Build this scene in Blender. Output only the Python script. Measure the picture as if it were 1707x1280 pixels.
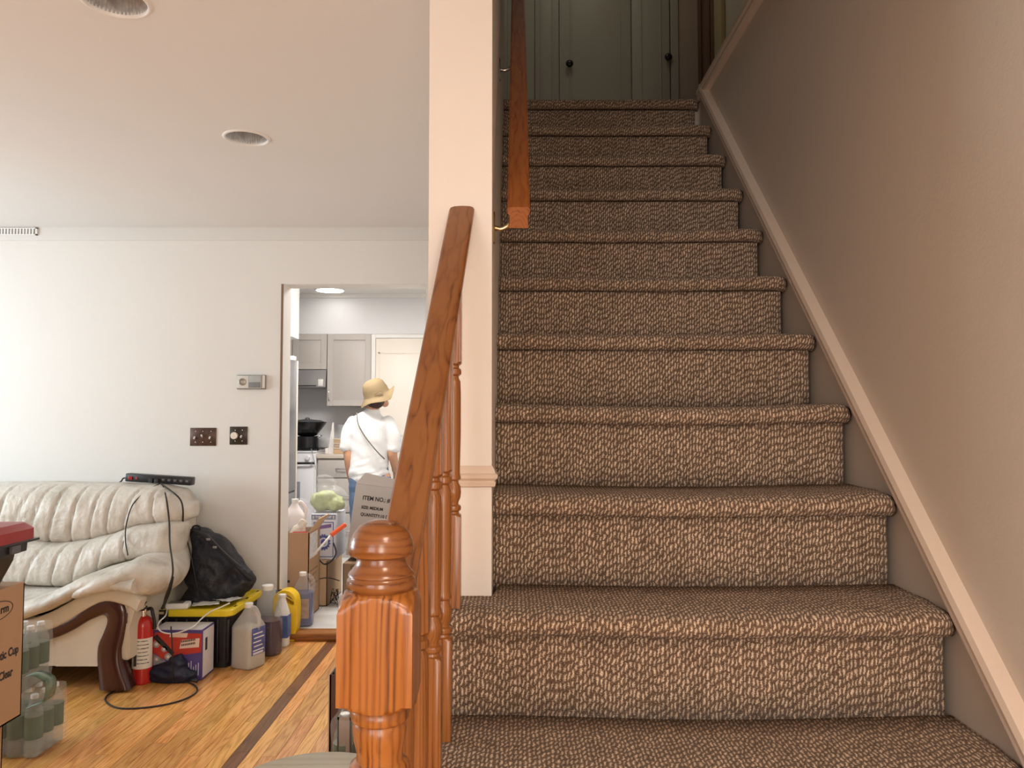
import bpy, bmesh, math, random
from mathutils import Vector, Matrix, noise
from math import sin, cos, pi, tan, atan, radians, sqrt
random.seed(7)
S = bpy.context.scene
COL = S.collection
for o in list(bpy.data.objects): bpy.data.objects.remove(o)

# ------------------------------------------------------------ camera
F = 1283.0; PITCH = radians(2.677); YAW = radians(0.0957); CH = 1.24
cd = bpy.data.cameras.new('camera'); cam = bpy.data.objects.new('camera', cd); COL.objects.link(cam)
cd.sensor_width = 36; cd.lens = F/1707*36; cd.clip_start = 0.02; cd.clip_end = 100
cam.location = (0, 0, CH); cam.rotation_euler = (pi/2+PITCH, 0, YAW)
S.camera = cam
# ------------------------------------------------------------ view, world, big lights
S.view_settings.view_transform = 'Standard'; S.view_settings.look = 'None'
S.view_settings.gamma = 1; S.view_settings.use_curve_mapping = False
S.view_settings.exposure = 0.0
w = bpy.data.worlds.new('world'); S.world = w; w.use_nodes = True
w.node_tree.nodes['Background'].inputs[0].default_value = (0.75, 0.85, 1, 1)
w.node_tree.nodes['Background'].inputs[1].default_value = 1.0
def area(name, loc, rot, sx, sy, power, col, spread=180):
    l = bpy.data.lights.new(name, 'AREA'); l.shape = 'RECTANGLE'; l.size = sx; l.size_y = sy
    l.energy = power; l.color = col; l.spread = radians(spread)
    o = bpy.data.objects.new(name, l); o.location = loc; o.rotation_euler = rot; COL.objects.link(o); return o
def point(name, loc, power, col, r=.06):
    l = bpy.data.lights.new(name, 'POINT'); l.energy = power; l.color = col; l.shadow_soft_size = r
    o = bpy.data.objects.new(name, l); o.location = loc; COL.objects.link(o); return o
area('daylight', (-4.12, 2.9, 1.45), (0, -pi/2, 0), 1.0, 1.8, 54, (0.78, 0.93, 1.0))
area('foyer_lamp_light', (0.42, -0.10, 2.18), (0, 0, 0), .34, .34, 12, (1.0, 0.80, 0.62))
area('entry_daylight', (0.35, -2.08, 1.35), (pi/2, 0, 0), .8, 1.5, 42, (1.0, 0.90, 0.80))
area('rear_daylight', (-1.6, -2.08, 1.5), (pi/2, 0, 0), 1.5, 1.2, 24, (0.98, 0.95, 0.93))
area('kitchen_lamp_light', (-1.25, 5.3, 2.33), (0, 0, 0), .7, .5, 40, (1.0, 0.95, 0.90))
area('upper_hall_fill', (.45, 4.3, 5.0), (0, 0, 0), .3, .3, 2.6, (1.0, 0.97, 0.82))  # added fill, out of view, brightens the otherwise dark upper hall

# ------------------------------------------------------------ pixel -> world helpers
def ray(px, py):
    d = Vector(((px-853.5)/F, (640-py)/F, -1.0))
    return cam.rotation_euler.to_matrix() @ d
def at(px, py, Y):
    d = ray(px, py); t = Y/d.y; return Vector((d.x*t, Y, CH+d.z*t))
def fl(px, py, z=0.0):
    d = ray(px, py); t = (z-CH)/d.z; return Vector((d.x*t, d.y*t, z))
def atX(px, py, X):
    d = ray(px, py); t = X/d.x; return Vector((X, d.y*t, CH+d.z*t))

# ------------------------------------------------------------ materials
def newmat(name):
    m = bpy.data.materials.new(name); m.use_nodes = True
    nt = m.node_tree; b = nt.nodes['Principled BSDF']; return m, nt, b
def N(nt, t, **kw):
    n = nt.nodes.new(t)
    for k, v in kw.items(): setattr(n, k, v)
    return n
def mth(nt, op, a, b=None, c=None):
    n = nt.nodes.new('ShaderNodeMath'); n.operation = op
    for i, v in enumerate((a, b, c)):
        if v is None: continue
        if isinstance(v, (int, float)): n.inputs[i].default_value = v
        else: nt.links.new(v, n.inputs[i])
    return n.outputs[0]
def mix(nt, f, a, b):
    n = nt.nodes.new('ShaderNodeMix'); n.data_type = 'RGBA'
    if isinstance(f, (int, float)): n.inputs[0].default_value = f
    else: nt.links.new(f, n.inputs[0])
    for i, v in ((6, a), (7, b)):
        if isinstance(v, tuple): n.inputs[i].default_value = (*v[:3], 1)
        else: nt.links.new(v, n.inputs[i])
    return n.outputs[2]
def ramp(nt, f, pts):
    n = nt.nodes.new('ShaderNodeValToRGB'); nt.links.new(f, n.inputs[0])
    e = n.color_ramp.elements
    while len(e) < len(pts): e.new(.5)
    for i, (p, c) in enumerate(pts): e[i].position = p; e[i].color = (*c, 1)
    return n.outputs[0]
MATS = {}
def plain(name, col, rough=.5, metal=0, var=.06, scale=8, bump=0, bscale=60, trans=0, emis=0, coat=0, spec=.5, ior=1.45, alpha=1):
    if name in MATS: return MATS[name]
    m, nt, b = newmat(name)
    tc = N(nt, 'ShaderNodeTexCoord'); no = N(nt, 'ShaderNodeTexNoise')
    no.inputs['Scale'].default_value = scale; no.inputs['Detail'].default_value = 3
    nt.links.new(tc.outputs['Object'], no.inputs['Vector'])
    dark = tuple(max(0, c*(1-var*1.6)) for c in col); lite = tuple(min(1, c*(1+var)) for c in col)
    nt.links.new(mix(nt, no.outputs[0], dark, lite), b.inputs['Base Color'])
    b.inputs['Roughness'].default_value = rough; b.inputs['Metallic'].default_value = metal
    b.inputs['Specular IOR Level'].default_value = spec; b.inputs['IOR'].default_value = ior
    b.inputs['Transmission Weight'].default_value = trans; b.inputs['Coat Weight'].default_value = coat
    b.inputs['Alpha'].default_value = alpha
    if emis:
        b.inputs['Emission Color'].default_value = (*col, 1); b.inputs['Emission Strength'].default_value = emis
    if bump:
        n2 = N(nt, 'ShaderNodeTexNoise'); n2.inputs['Scale'].default_value = bscale
        nt.links.new(tc.outputs['Object'], n2.inputs['Vector'])
        bp = N(nt, 'ShaderNodeBump'); bp.inputs['Strength'].default_value = bump; bp.inputs['Distance'].default_value = .01
        nt.links.new(n2.outputs[0], bp.inputs['Height']); nt.links.new(bp.outputs[0], b.inputs['Normal'])
    MATS[name] = m; return m

def oak(name, c1, c2, c3, axis='Z', rough=.32, freq=120, squeeze=.045, offs=(.03, .05), coat=.25, fine=900, world=False, wob=.006, nar=.6):
    """rings round an axis nearly parallel to the piece: straight grain on one face, cathedrals on another"""
    m, nt, b = newmat(name)
    tc = N(nt, 'ShaderNodeTexCoord'); sep = N(nt, 'ShaderNodeSeparateXYZ')
    nt.links.new(tc.outputs['Object'], sep.inputs[0])
    X, Y, Z = sep.outputs
    L, A, B = {'Z': (Z, X, Y), 'Y': (Y, X, Z), 'X': (X, Y, Z)}[axis]
    oi = N(nt, 'ShaderNodeObjectInfo'); rnd = oi.outputs['Random']
    Ls = mth(nt, 'ADD', mth(nt, 'MULTIPLY', L, squeeze), mth(nt, 'MULTIPLY', rnd, 3.7))
    cb = N(nt, 'ShaderNodeCombineXYZ'); nt.links.new(A, cb.inputs[0]); nt.links.new(B, cb.inputs[1]); nt.links.new(Ls, cb.inputs[2])
    n1 = N(nt, 'ShaderNodeTexNoise'); n1.inputs['Scale'].default_value = 45; n1.inputs['Detail'].default_value = 2
    nt.links.new(cb.outputs[0], n1.inputs['Vector'])
    w1 = mth(nt, 'MULTIPLY', mth(nt, 'SUBTRACT', n1.outputs[0], .5), wob*2.4)
    cb2 = N(nt, 'ShaderNodeCombineXYZ'); nt.links.new(Ls, cb2.inputs[2])
    n2 = N(nt, 'ShaderNodeTexNoise'); n2.inputs['Scale'].default_value = 30; nt.links.new(cb2.outputs[0], n2.inputs['Vector'])
    w2 = mth(nt, 'MULTIPLY', mth(nt, 'SUBTRACT', n2.outputs[0], .5), wob*6)
    a = mth(nt, 'ADD', mth(nt, 'ADD', A, offs[0]), w2); bb = mth(nt, 'ADD', B, offs[1])
    r = mth(nt, 'SQRT', mth(nt, 'ADD', mth(nt, 'MULTIPLY', a, a), mth(nt, 'MULTIPLY', bb, bb)))
    r = mth(nt, 'ADD', r, w1)
    s = mth(nt, 'SINE', mth(nt, 'MULTIPLY', r, freq*2*pi))
    s = mth(nt, 'POWER', mth(nt, 'ADD', mth(nt, 'MULTIPLY', s, .499), .5), nar)
    n4 = N(nt, 'ShaderNodeTexNoise'); n4.inputs['Scale'].default_value = 60; nt.links.new(cb.outputs[0], n4.inputs['Vector'])
    amp = mth(nt, 'MINIMUM', mth(nt, 'MAXIMUM', mth(nt, 'MULTIPLY', mth(nt, 'SUBTRACT', n4.outputs[0], .30), 3.2), .6), 1)
    s = mth(nt, 'SUBTRACT', 1, mth(nt, 'MULTIPLY', mth(nt, 'SUBTRACT', 1, s), amp))
    # fine pores
    mp = N(nt, 'ShaderNodeCombineXYZ')
    nt.links.new(A, mp.inputs[0]); nt.links.new(B, mp.inputs[1]); nt.links.new(mth(nt, 'MULTIPLY', L, .03), mp.inputs[2])
    n3 = N(nt, 'ShaderNodeTexNoise'); n3.inputs['Scale'].default_value = fine; n3.inputs['Detail'].default_value = 1
    nt.links.new(mp.outputs[0], n3.inputs['Vector'])
    f = mth(nt, 'ADD', mth(nt, 'MULTIPLY', s, .75), mth(nt, 'MULTIPLY', n3.outputs[0], .35))
    c = ramp(nt, f, [(.12, c3), (.42, c2), (.85, c1)])
    nt.links.new(c, b.inputs['Base Color'])
    b.inputs['Roughness'].default_value = rough; b.inputs['Coat Weight'].default_value = coat; b.inputs['Coat Roughness'].default_value = .18
    bp = N(nt, 'ShaderNodeBump'); bp.inputs['Strength'].default_value = .12; bp.inputs['Distance'].default_value = .002
    nt.links.new(f, bp.inputs['Height']); nt.links.new(bp.outputs[0], b.inputs['Normal'])
    MATS[name] = m; return m

OAK_C = ((.38, .135, .027), (.25, .077, .014), (.095, .027, .006))
m_oak_z = oak('oak_upright', *OAK_C, axis='Z', freq=112, offs=(.11, .03), wob=.012, nar=.8)
m_oak_y = oak('oak_rail', (.24, .088, .023), (.18, .059, .013), (.065, .018, .005), axis='Y', freq=150, offs=(.004, .035), squeeze=.20, wob=.008, nar=.5)
m_oak_fine = oak('oak_spindle', (.31, .115, .026), (.23, .073, .014), (.10, .029, .006), axis='Z', freq=230, offs=(.02, .05))

def plank_mat(name, c1, c2, c3, sat=1):
    m, nt, b = newmat(name)
    g = N(nt, 'ShaderNodeNewGeometry'); oi = N(nt, 'ShaderNodeObjectInfo')
    sep = N(nt, 'ShaderNodeSeparateXYZ'); nt.links.new(g.outputs['Position'], sep.inputs[0])
    X, Y, Z = sep.outputs; rnd = oi.outputs['Random']
    cb = N(nt, 'ShaderNodeCombineXYZ')
    nt.links.new(mth(nt, 'ADD', mth(nt, 'MULTIPLY', X, 1.0), mth(nt, 'MULTIPLY', rnd, 9.0)), cb.inputs[0])
    nt.links.new(mth(nt, 'ADD', mth(nt, 'MULTIPLY', Y, .07), mth(nt, 'MULTIPLY', rnd, 31.0)), cb.inputs[1])
    n1 = N(nt, 'ShaderNodeTexNoise'); n1.inputs['Scale'].default_value = 26; n1.inputs['Detail'].default_value = 1
    nt.links.new(cb.outputs[0], n1.inputs['Vector'])
    s = mth(nt, 'SINE', mth(nt, 'MULTIPLY', n1.outputs[0], 46.0)); s = mth(nt, 'ADD', mth(nt, 'MULTIPLY', s, .5), .5)
    n2 = N(nt, 'ShaderNodeTexNoise'); n2.inputs['Scale'].default_value = 420; n2.inputs['Detail'].default_value = 2
    nt.links.new(cb.outputs[0], n2.inputs['Vector'])
    f = mth(nt, 'ADD', mth(nt, 'MULTIPLY', s, .45), mth(nt, 'MULTIPLY', n2.outputs[0], .55))
    c = ramp(nt, f, [(.15, c3), (.42, c2), (.8, c1)])
    hs = N(nt, 'ShaderNodeHueSaturation'); nt.links.new(c, hs.inputs['Color'])
    nt.links.new(mth(nt, 'ADD', mth(nt, 'MULTIPLY', rnd, .42), .76), hs.inputs['Value'])
    nt.links.new(mth(nt, 'ADD', mth(nt, 'MULTIPLY', mth(nt, 'FRACT', mth(nt, 'MULTIPLY', rnd, 7.3)), .018), .488), hs.inputs['Hue'])
    nt.links.new(hs.outputs[0], b.inputs['Base Color'])
    b.inputs['Roughness'].default_value = .30; b.inputs['Coat Weight'].default_value = .2
    MATS[name] = m; return m
m_plank = plank_mat('plank_oak', (.84, .45, .15), (.72, .345, .095), (.48, .20, .045))
m_plank_dk = plank_mat('plank_walnut', (.27, .115, .045), (.20, .08, .03), (.12, .045, .016))

def carpet_mat():
    m, nt, b = newmat('loop_carpet')
    uv = N(nt, 'ShaderNodeUVMap'); sep = N(nt, 'ShaderNodeSeparateXYZ')
    nz = N(nt, 'ShaderNodeTexNoise'); nz.inputs['Scale'].default_value = 62; nz.inputs['Detail'].default_value = 3
    nt.links.new(uv.outputs[0], nz.inputs['Vector'])
    sep0 = N(nt, 'ShaderNodeSeparateColor'); nt.links.new(nz.outputs[1], sep0.inputs[0])
    nt.links.new(uv.outputs[0], sep.inputs[0]); U, V = sep.outputs[0], sep.outputs[1]
    U = mth(nt, 'ADD', U, mth(nt, 'MULTIPLY', mth(nt, 'SUBTRACT', sep0.outputs[0], .5), .0115))
    V = mth(nt, 'ADD', V, mth(nt, 'MULTIPLY', mth(nt, 'SUBTRACT', sep0.outputs[1], .5), .022))
    u = mth(nt, 'DIVIDE', U, .0079); col = mth(nt, 'FLOOR', u)
    wn = N(nt, 'ShaderNodeTexWhiteNoise', noise_dimensions='1D'); nt.links.new(col, wn.inputs['W'])
    v = mth(nt, 'ADD', mth(nt, 'DIVIDE', V, .0175), mth(nt, 'MULTIPLY', wn.outputs[0], 7.0))
    row = mth(nt, 'FLOOR', v); fv = mth(nt, 'SUBTRACT', mth(nt, 'FRACT', v), .5)
    fu = mth(nt, 'SUBTRACT', mth(nt, 'FRACT', u), .5)
    fu2 = mth(nt, 'ADD', fu, mth(nt, 'MULTIPLY', fv, -.34))
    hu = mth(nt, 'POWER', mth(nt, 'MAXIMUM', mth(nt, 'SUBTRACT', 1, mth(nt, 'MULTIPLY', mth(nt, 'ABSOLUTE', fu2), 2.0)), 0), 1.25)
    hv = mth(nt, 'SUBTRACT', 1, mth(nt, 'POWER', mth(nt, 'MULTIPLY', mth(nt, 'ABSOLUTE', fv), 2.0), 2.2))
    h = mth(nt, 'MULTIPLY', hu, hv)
    # yarn fuzz
    fz = N(nt, 'ShaderNodeTexNoise'); fz.inputs['Scale'].default_value = 430; fz.inputs['Detail'].default_value = 3
    nt.links.new(uv.outputs[0], fz.inputs['Vector'])
    hh = mth(nt, 'ADD', h, mth(nt, 'MULTIPLY', mth(nt, 'SUBTRACT', fz.outputs[0], .5), 2.0))
    cc = N(nt, 'ShaderNodeCombineXYZ'); nt.links.new(col, cc.inputs[0]); nt.links.new(row, cc.inputs[1])
    w2 = N(nt, 'ShaderNodeTexWhiteNoise', noise_dimensions='2D'); nt.links.new(cc.outputs[0], w2.inputs['Vector'])
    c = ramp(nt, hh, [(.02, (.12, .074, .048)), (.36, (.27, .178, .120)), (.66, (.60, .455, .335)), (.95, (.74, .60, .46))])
    # large soft wear patches (darker where feet fall)
    ps = N(nt, 'ShaderNodeTexNoise'); ps.inputs['Scale'].default_value = 7; nt.links.new(uv.outputs[0], ps.inputs['Vector'])
    val = mth(nt, 'ADD', .70, mth(nt, 'ADD', mth(nt, 'MULTIPLY', w2.outputs[0], .38), mth(nt, 'MULTIPLY', ps.outputs[0], .24)))
    hs = N(nt, 'ShaderNodeHueSaturation'); nt.links.new(c, hs.inputs['Color']); nt.links.new(val, hs.inputs['Value'])
    nt.links.new(hs.outputs[0], b.inputs['Base Color'])
    b.inputs['Roughness'].default_value = .95; b.inputs['Specular IOR Level'].default_value = .1
    b.inputs['Sheen Weight'].default_value = .1
    bp = N(nt, 'ShaderNodeBump'); bp.inputs['Strength'].default_value = .6; bp.inputs['Distance'].default_value = .003
    nt.links.new(hh, bp.inputs['Height']); nt.links.new(bp.outputs[0], b.inputs['Normal'])
    return m
m_carpet = carpet_mat()

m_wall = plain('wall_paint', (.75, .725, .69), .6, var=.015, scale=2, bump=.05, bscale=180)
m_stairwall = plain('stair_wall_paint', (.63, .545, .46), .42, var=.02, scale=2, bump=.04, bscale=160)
m_gloss_trim = plain('cream_trim_paint', (.70, .57, .47), .35, var=.02, scale=3)
m_ceil = plain('ceiling_paint', (.78, .755, .735), .7, var=.01, scale=1)
m_white = plain('white_paint', (.82, .80, .77), .4, var=.01)
m_kit_wall = plain('kitchen_wall', (.80, .80, .81), .6, var=.01)
m_black = plain('black_plastic', (.012, .012, .014), .35, var=.1)
m_blackrub = plain('black_rubber', (.02, .018, .018), .6, var=.1)
m_whitep = plain('white_plastic', (.80, .79, .76), .35, var=.02)
m_chrome = plain('chrome', (.75, .73, .70), .18, 1, var=.05)
m_brass = plain('brass', (.75, .58, .33), .25, 1, var=.1)
m_card = plain('cardboard', (.47, .29, .17), .85, var=.07, scale=5, bump=.05, bscale=90)
m_card_lt = plain('cardboard_light', (.62, .42, .25), .85, var=.06, scale=5)
m_ink = plain('black_ink', (.03, .025, .025), .7, var=.05)

# ------------------------------------------------------------ object helpers
def link(name, me, mat=None, parent=None, smooth=False):
    if mat is not None:
        for mm in (mat if isinstance(mat, (list, tuple)) else [mat]): me.materials.append(mm)
    if smooth:
        for p in me.polygons: p.use_smooth = True
    o = bpy.data.objects.new(name, me); COL.objects.link(o)
    if parent is not None: o.parent = parent
    return o
def frombm(name, bm, mat, parent=None, smooth=False, sharp=None):
    bmesh.ops.recalc_face_normals(bm, faces=bm.faces)
    me = bpy.data.meshes.new(name); bm.to_mesh(me); bm.free()
    o = link(name, me, mat, parent, smooth or sharp is not None)
    if sharp is not None:
        me.set_sharp_from_angle(angle=radians(sharp))
    return o
def fix(o, parent_loc=None):
    return o
def thing(name, label, cat, loc=(0, 0, 0), rotz=0, group=None, kind=None):
    o = bpy.data.objects.new(name, None); o.empty_display_size = .05; COL.objects.link(o)
    o.location = loc; o.rotation_euler = (0, 0, rotz)
    return tag(o, label, cat, group, kind)
def tag(o, label=None, cat=None, group=None, kind=None):
    if label: o['label'] = label
    if cat: o['category'] = cat
    if group: o['group'] = group
    if kind: o['kind'] = kind
    return o
def struct(o): o['kind'] = 'structure'; return o
def addbox(bm, x0, x1, y0, y1, z0, z1, bev=0, seg=1):
    r = bmesh.ops.create_cube(bm, size=1)
    vs = r['verts']
    for v in vs:
        v.co = Vector(((x0+x1)/2+v.co.x*(x1-x0), (y0+y1)/2+v.co.y*(y1-y0), (z0+z1)/2+v.co.z*(z1-z0)))
    if bev:
        es = list({e for v in vs for e in v.link_edges})
        bmesh.ops.bevel(bm, geom=es, offset=bev, segments=seg, affect='EDGES', profile=.5)
def box(name, x0, x1, y0, y1, z0, z1, mat, parent=None, bev=0, seg=2):
    bm = bmesh.new(); addbox(bm, x0, x1, y0, y1, z0, z1, bev, seg)
    return frombm(name, bm, mat, parent, sharp=40 if bev else None)
def boxes(name, lst, mat, parent=None, bev=0):
    bm = bmesh.new()
    for b in lst: addbox(bm, *b, bev)
    return frombm(name, bm, mat, parent, sharp=40 if bev else None)
def addrings(bm, rings, cap=True, closed=True):
    R = [[bm.verts.new(p) for p in r] for r in rings]
    n = len(R[0])
    for a, b in zip(R[:-1], R[1:]):
        for i in range(n if closed else n-1):
            j = (i+1) % n
            try: bm.faces.new((a[i], a[j], b[j], b[i]))
            except ValueError: pass
    if cap:
        bm.faces.new(list(reversed(R[0]))); bm.faces.new(R[-1])
def addlathe(bm, prof, c=(0, 0, 0), n=32, square=0, rot=0, sx=1, sy=1):
    rings = []
    for r, z in prof:
        ring = []
        for i in range(n):
            t = 2*pi*(i+.5)/n
            rr = r
            if square: rr = min(r, square/max(abs(cos(t)), abs(sin(t))))
            rr = max(rr, 1e-5)
            ring.append(Vector((c[0]+rr*cos(t)*sx, c[1]+rr*sin(t)*sy, c[2]+z)))
        rings.append(ring)
    addrings(bm, rings)
def lathe(name, prof, c, mat, parent=None, n=32, square=0, sharp=35):
    bm = bmesh.new(); addlathe(bm, prof, c, n, square); return frombm(name, bm, mat, parent, sharp=sharp)
def crom(pts, k=8):
    P = [Vector(p) for p in pts]; P = [P[0]*2-P[1]]+P+[P[-1]*2-P[-2]]; out = []
    for i in range(1, len(P)-2):
        for j in range(k):
            t = j/k; a, b, c, d = P[i-1:i+3]
            out.append(.5*((2*b)+(c-a)*t+(2*a-5*b+4*c-d)*t*t+(3*b-a-3*c+d)*t**3))
    out.append(P[-2]); return out
def addtube(bm, pts, r, n=8, smooth=True, k=8, flat=1.0):
    P = crom(pts, k) if smooth and len(pts) > 2 else [Vector(p) for p in pts]
    up = Vector((0, 0, 1)); rings = []
    prev = None
    for i, p in enumerate(P):
        t = (P[min(i+1, len(P)-1)]-P[max(i-1, 0)])
        if t.length < 1e-9: t = Vector((0, 0, 1))
        t.normalize()
        if prev is None:
            s = t.cross(up)
            if s.length < .1: s = t.cross(Vector((1, 0, 0)))
        else: s = prev-t*prev.dot(t)
        s.normalize(); prev = s; q = t.cross(s)
        rr = r(i/(len(P)-1)) if callable(r) else r
        rings.append([p+(s*cos(2*pi*a/n)+q*sin(2*pi*a/n)*flat)*rr for a in range(n)])
    addrings(bm, rings)
def tube(name, pts, r, mat, parent=None, n=8, k=8, smooth=True, flat=1.0):
    bm = bmesh.new(); addtube(bm, pts, r, n, smooth, k, flat); return frombm(name, bm, mat, parent, True)
def addprism(bm, poly, axis, a, b):
    """poly: 2D points; axis X: (y,z); Y: (x,z); Z: (x,y)"""
    def P(p, t):
        return {'X': (t, p[0], p[1]), 'Y': (p[0], t, p[1]), 'Z': (p[0], p[1], t)}[axis]
    addrings(bm, [[Vector(P(p, a)) for p in poly], [Vector(P(p, b)) for p in poly]])
def prism(name, poly, axis, a, b, mat, parent=None, bev=0, sharp=30):
    bm = bmesh.new(); addprism(bm, poly, axis, a, b)
    if bev: bmesh.ops.bevel(bm, geom=list(bm.edges), offset=bev, segments=2, affect='EDGES')
    return frombm(name, bm, mat, parent, sharp=sharp)
def addellip(bm, c, rx, ry, rz, rot=None, u=20, v=12):
    r = bmesh.ops.create_uvsphere(bm, u_segments=u, v_segments=v, radius=1)
    M = rot or Matrix.Identity(3)
    for vt in r['verts']:
        vt.co = Vector(c)+M @ Vector((vt.co.x*rx, vt.co.y*ry, vt.co.z*rz))
def addloft(bm, st, n=20, ref=(0, 1, 0), k=5):
    """st: (x,y,z,ra,rb) ra across, rb along ref; smooth interpolated, rounded caps"""
    C = crom([s[:3] for s in st], k); Rr = crom([(s[3], s[4], 0) for s in st], k)
    rings = []; m = len(C)
    for i, p in enumerate(C):
        t = (C[min(i+1, m-1)]-C[max(i-1, 0)]).normalized()
        rf = Vector(ref); s = t.cross(rf)
        if s.length < .15: s = t.cross(Vector((1, 0, 0)))
        s.normalize(); q = s.cross(t).normalized()
        ra, rb = Rr[i].x, Rr[i].y
        rings.append((p, s, q, ra, rb, t))
    out = []
    p, s, q, ra, rb, t = rings[0]
    for f in (.25, .6, .88):
        g = sqrt(max(0, 1-(1-f)**2)); off = -(1-f)*min(ra, rb)*.8
        out.append([p+t*off+(s*cos(2*pi*a/n)*ra+q*sin(2*pi*a/n)*rb)*g for a in range(n)])
    for p, s, q, ra, rb, t in rings:
        out.append([p+s*cos(2*pi*a/n)*ra+q*sin(2*pi*a/n)*rb for a in range(n)])
    p, s, q, ra, rb, t = rings[-1]
    for f in (.88, .6, .25):
        g = sqrt(max(0, 1-(1-f)**2)); off = (1-f)*min(ra, rb)*.8
        out.append([p+t*off+(s*cos(2*pi*a/n)*ra+q*sin(2*pi*a/n)*rb)*g for a in range(n)])
    addrings(bm, out)
def freeze(o):
    dg = bpy.context.evaluated_depsgraph_get(); dg.update()
    me = bpy.data.meshes.new_from_object(o.evaluated_get(dg)); o.modifiers.clear(); o.data = me
    for p in me.polygons: p.use_smooth = True
    return o
def blob(name, build, voxel, mat, parent=None, smooth=4, disp=None):
    bm = bmesh.new(); build(bm); bmesh.ops.recalc_face_normals(bm, faces=bm.faces)
    me = bpy.data.meshes.new(name); bm.to_mesh(me); bm.free()
    o = link(name, me, mat, parent)
    r = o.modifiers.new('r', 'REMESH'); r.mode = 'VOXEL'; r.voxel_size = voxel
    s = o.modifiers.new('s', 'SMOOTH'); s.iterations = smooth; s.factor = .5
    freeze(o)
    if disp:
        for v in o.data.vertices: v.co += v.normal*disp(v.co)
    return o
def text(name, body, size, loc, rot, mat, parent=None, ext=.0004, align='LEFT', bold=.0, sx=1, shear=0):
    c = bpy.data.curves.new(name, 'FONT'); c.body = body; c.size = size; c.extrude = ext; c.align_x = align
    c.align_y = 'CENTER'; c.offset = bold; c.shear = shear; c.resolution_u = 3
    o = bpy.data.objects.new(name, c); COL.objects.link(o)
    dg = bpy.context.evaluated_depsgraph_get(); dg.update()
    me = bpy.data.meshes.new_from_object(o.evaluated_get(dg)); bpy.data.objects.remove(o)
    for v in me.vertices: v.co.x *= sx
    me.materials.clear()
    o = link(name, me, mat, parent); o.location = loc; o.rotation_euler = rot
    return o
FRONT = (pi/2, 0, 0)            # text facing the camera (-Y)
RIGHT = (pi/2, 0, pi/2)         # text facing +X

# ============================================================ THE SETTING
YB = 4.42; YB2 = 4.57; ZC = 2.355; XR = .86; XS = -.045; XSL = -.179; YC = 1.61
ZU = 2.703; YE = 5.2; ZT = 5.05; T = .2165; R = .203; Z0 = 1.508; TA = .876
XL = -4.2; YF = -2.2
# floor and its planks
floor = struct(box('floor', XL-.1, XR+.1, YF-.1, YB2, -.12, -.012, plain('subfloor', (.2, .1, .04), .8)))
pm = bpy.data.meshes.new('plank'); bm = bmesh.new(); addbox(bm, -.5, .5, -.5, .5, -1, 0)
bm.to_mesh(pm); bm.free(); pm.materials.append(m_plank)
pmd = pm.copy(); pmd.materials.clear(); pmd.materials.append(m_plank_dk)
PW = .057; xd = fl(381, 1280).x
rest = bmesh.new(); k0 = int((XL-xd)/PW); k1 = int((XR-xd)/PW)+1
rr = random.Random(5)
for k in range(k0, k1):
    x = xd+k*PW; y = YF+rr.uniform(-.8, 0)
    while y < YB:
        L = rr.uniform(.45, 1.15); y1 = min(y+L, YB); ys = max(y, YF)
        if y1 > YF and y1-ys > .02:
            if -3.0 < x < -.5 and y1 > 2.55:
                o = bpy.data.objects.new('plank', pmd if k == 0 else pm); COL.objects.link(o); o.parent = floor
                o.location = (x, (ys+y1)/2, rr.uniform(-.0005, 0)); o.scale = (PW-.0016, y1-ys-.0016, .011)
                if k == 0: o['label'] = 'dark brown plank in a honey oak floor'
            else: addbox(rest, x-PW/2+.0005, x+PW/2-.0005, ys, y1-.001, -.011, 0)
        y += L
o = frombm('plank', rest, m_plank, floor); o['kind'] = 'stuff'

# back wall of the living room with the kitchen opening
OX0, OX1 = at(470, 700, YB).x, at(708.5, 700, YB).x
OZ = at(590, 473.5, YB).z
struct(boxes('wall_back', [(XL-.1, OX0, YB, YB2, 0, 2.6), (OX0, OX1, YB, YB2, OZ, 2.6), (OX1, XSL, YB, YB2, 0, 2.6)], m_wall))
struct(boxes('shadow_line', [(OX0-.013, OX0-.001, YB-.004, YB, 0, OZ)], plain('shadow_brown', (.22, .13, .08), .6)))  # shadow line down the opening's left edge, put in as a thin brown strip
# cove where wall meets ceiling
prf = [(YB, ZC-.076), (YB-.006, ZC-.074), (YB-.010, ZC-.066), (YB-.010, ZC-.006), (YB-.016, ZC), (YB, ZC)]
struct(prism('trim_2', prf, 'X', XL, XSL, plain('trim_board_paint', (.68, .66, .63), .6, var=.015, scale=2)))
# left wall with window
WY0, WY1, WZ0, WZ1 = 1.95, 3.85, .9, 2.0
struct(boxes('wall_left', [(XL-.1, XL, YF, WY0, 0, ZC), (XL-.1, XL, WY1, YB, 0, ZC), (XL-.1, XL, WY0, WY1, 0, WZ0), (XL-.1, XL, WY0, WY1, WZ1, ZC)], m_wall))
wf = struct(boxes('window_1', [(XL-.07, XL+.01, WY0, WY0+.05, WZ0, WZ1), (XL-.07, XL+.01, WY1-.05, WY1, WZ0, WZ1), (XL-.07, XL+.01, WY0, WY1, WZ0, WZ0+.05), (XL-.07, XL+.01, WY0, WY1, WZ1-.05, WZ1), (XL-.05, XL-.01, 2.88, 2.92, WZ0, WZ1)], m_white))
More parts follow.
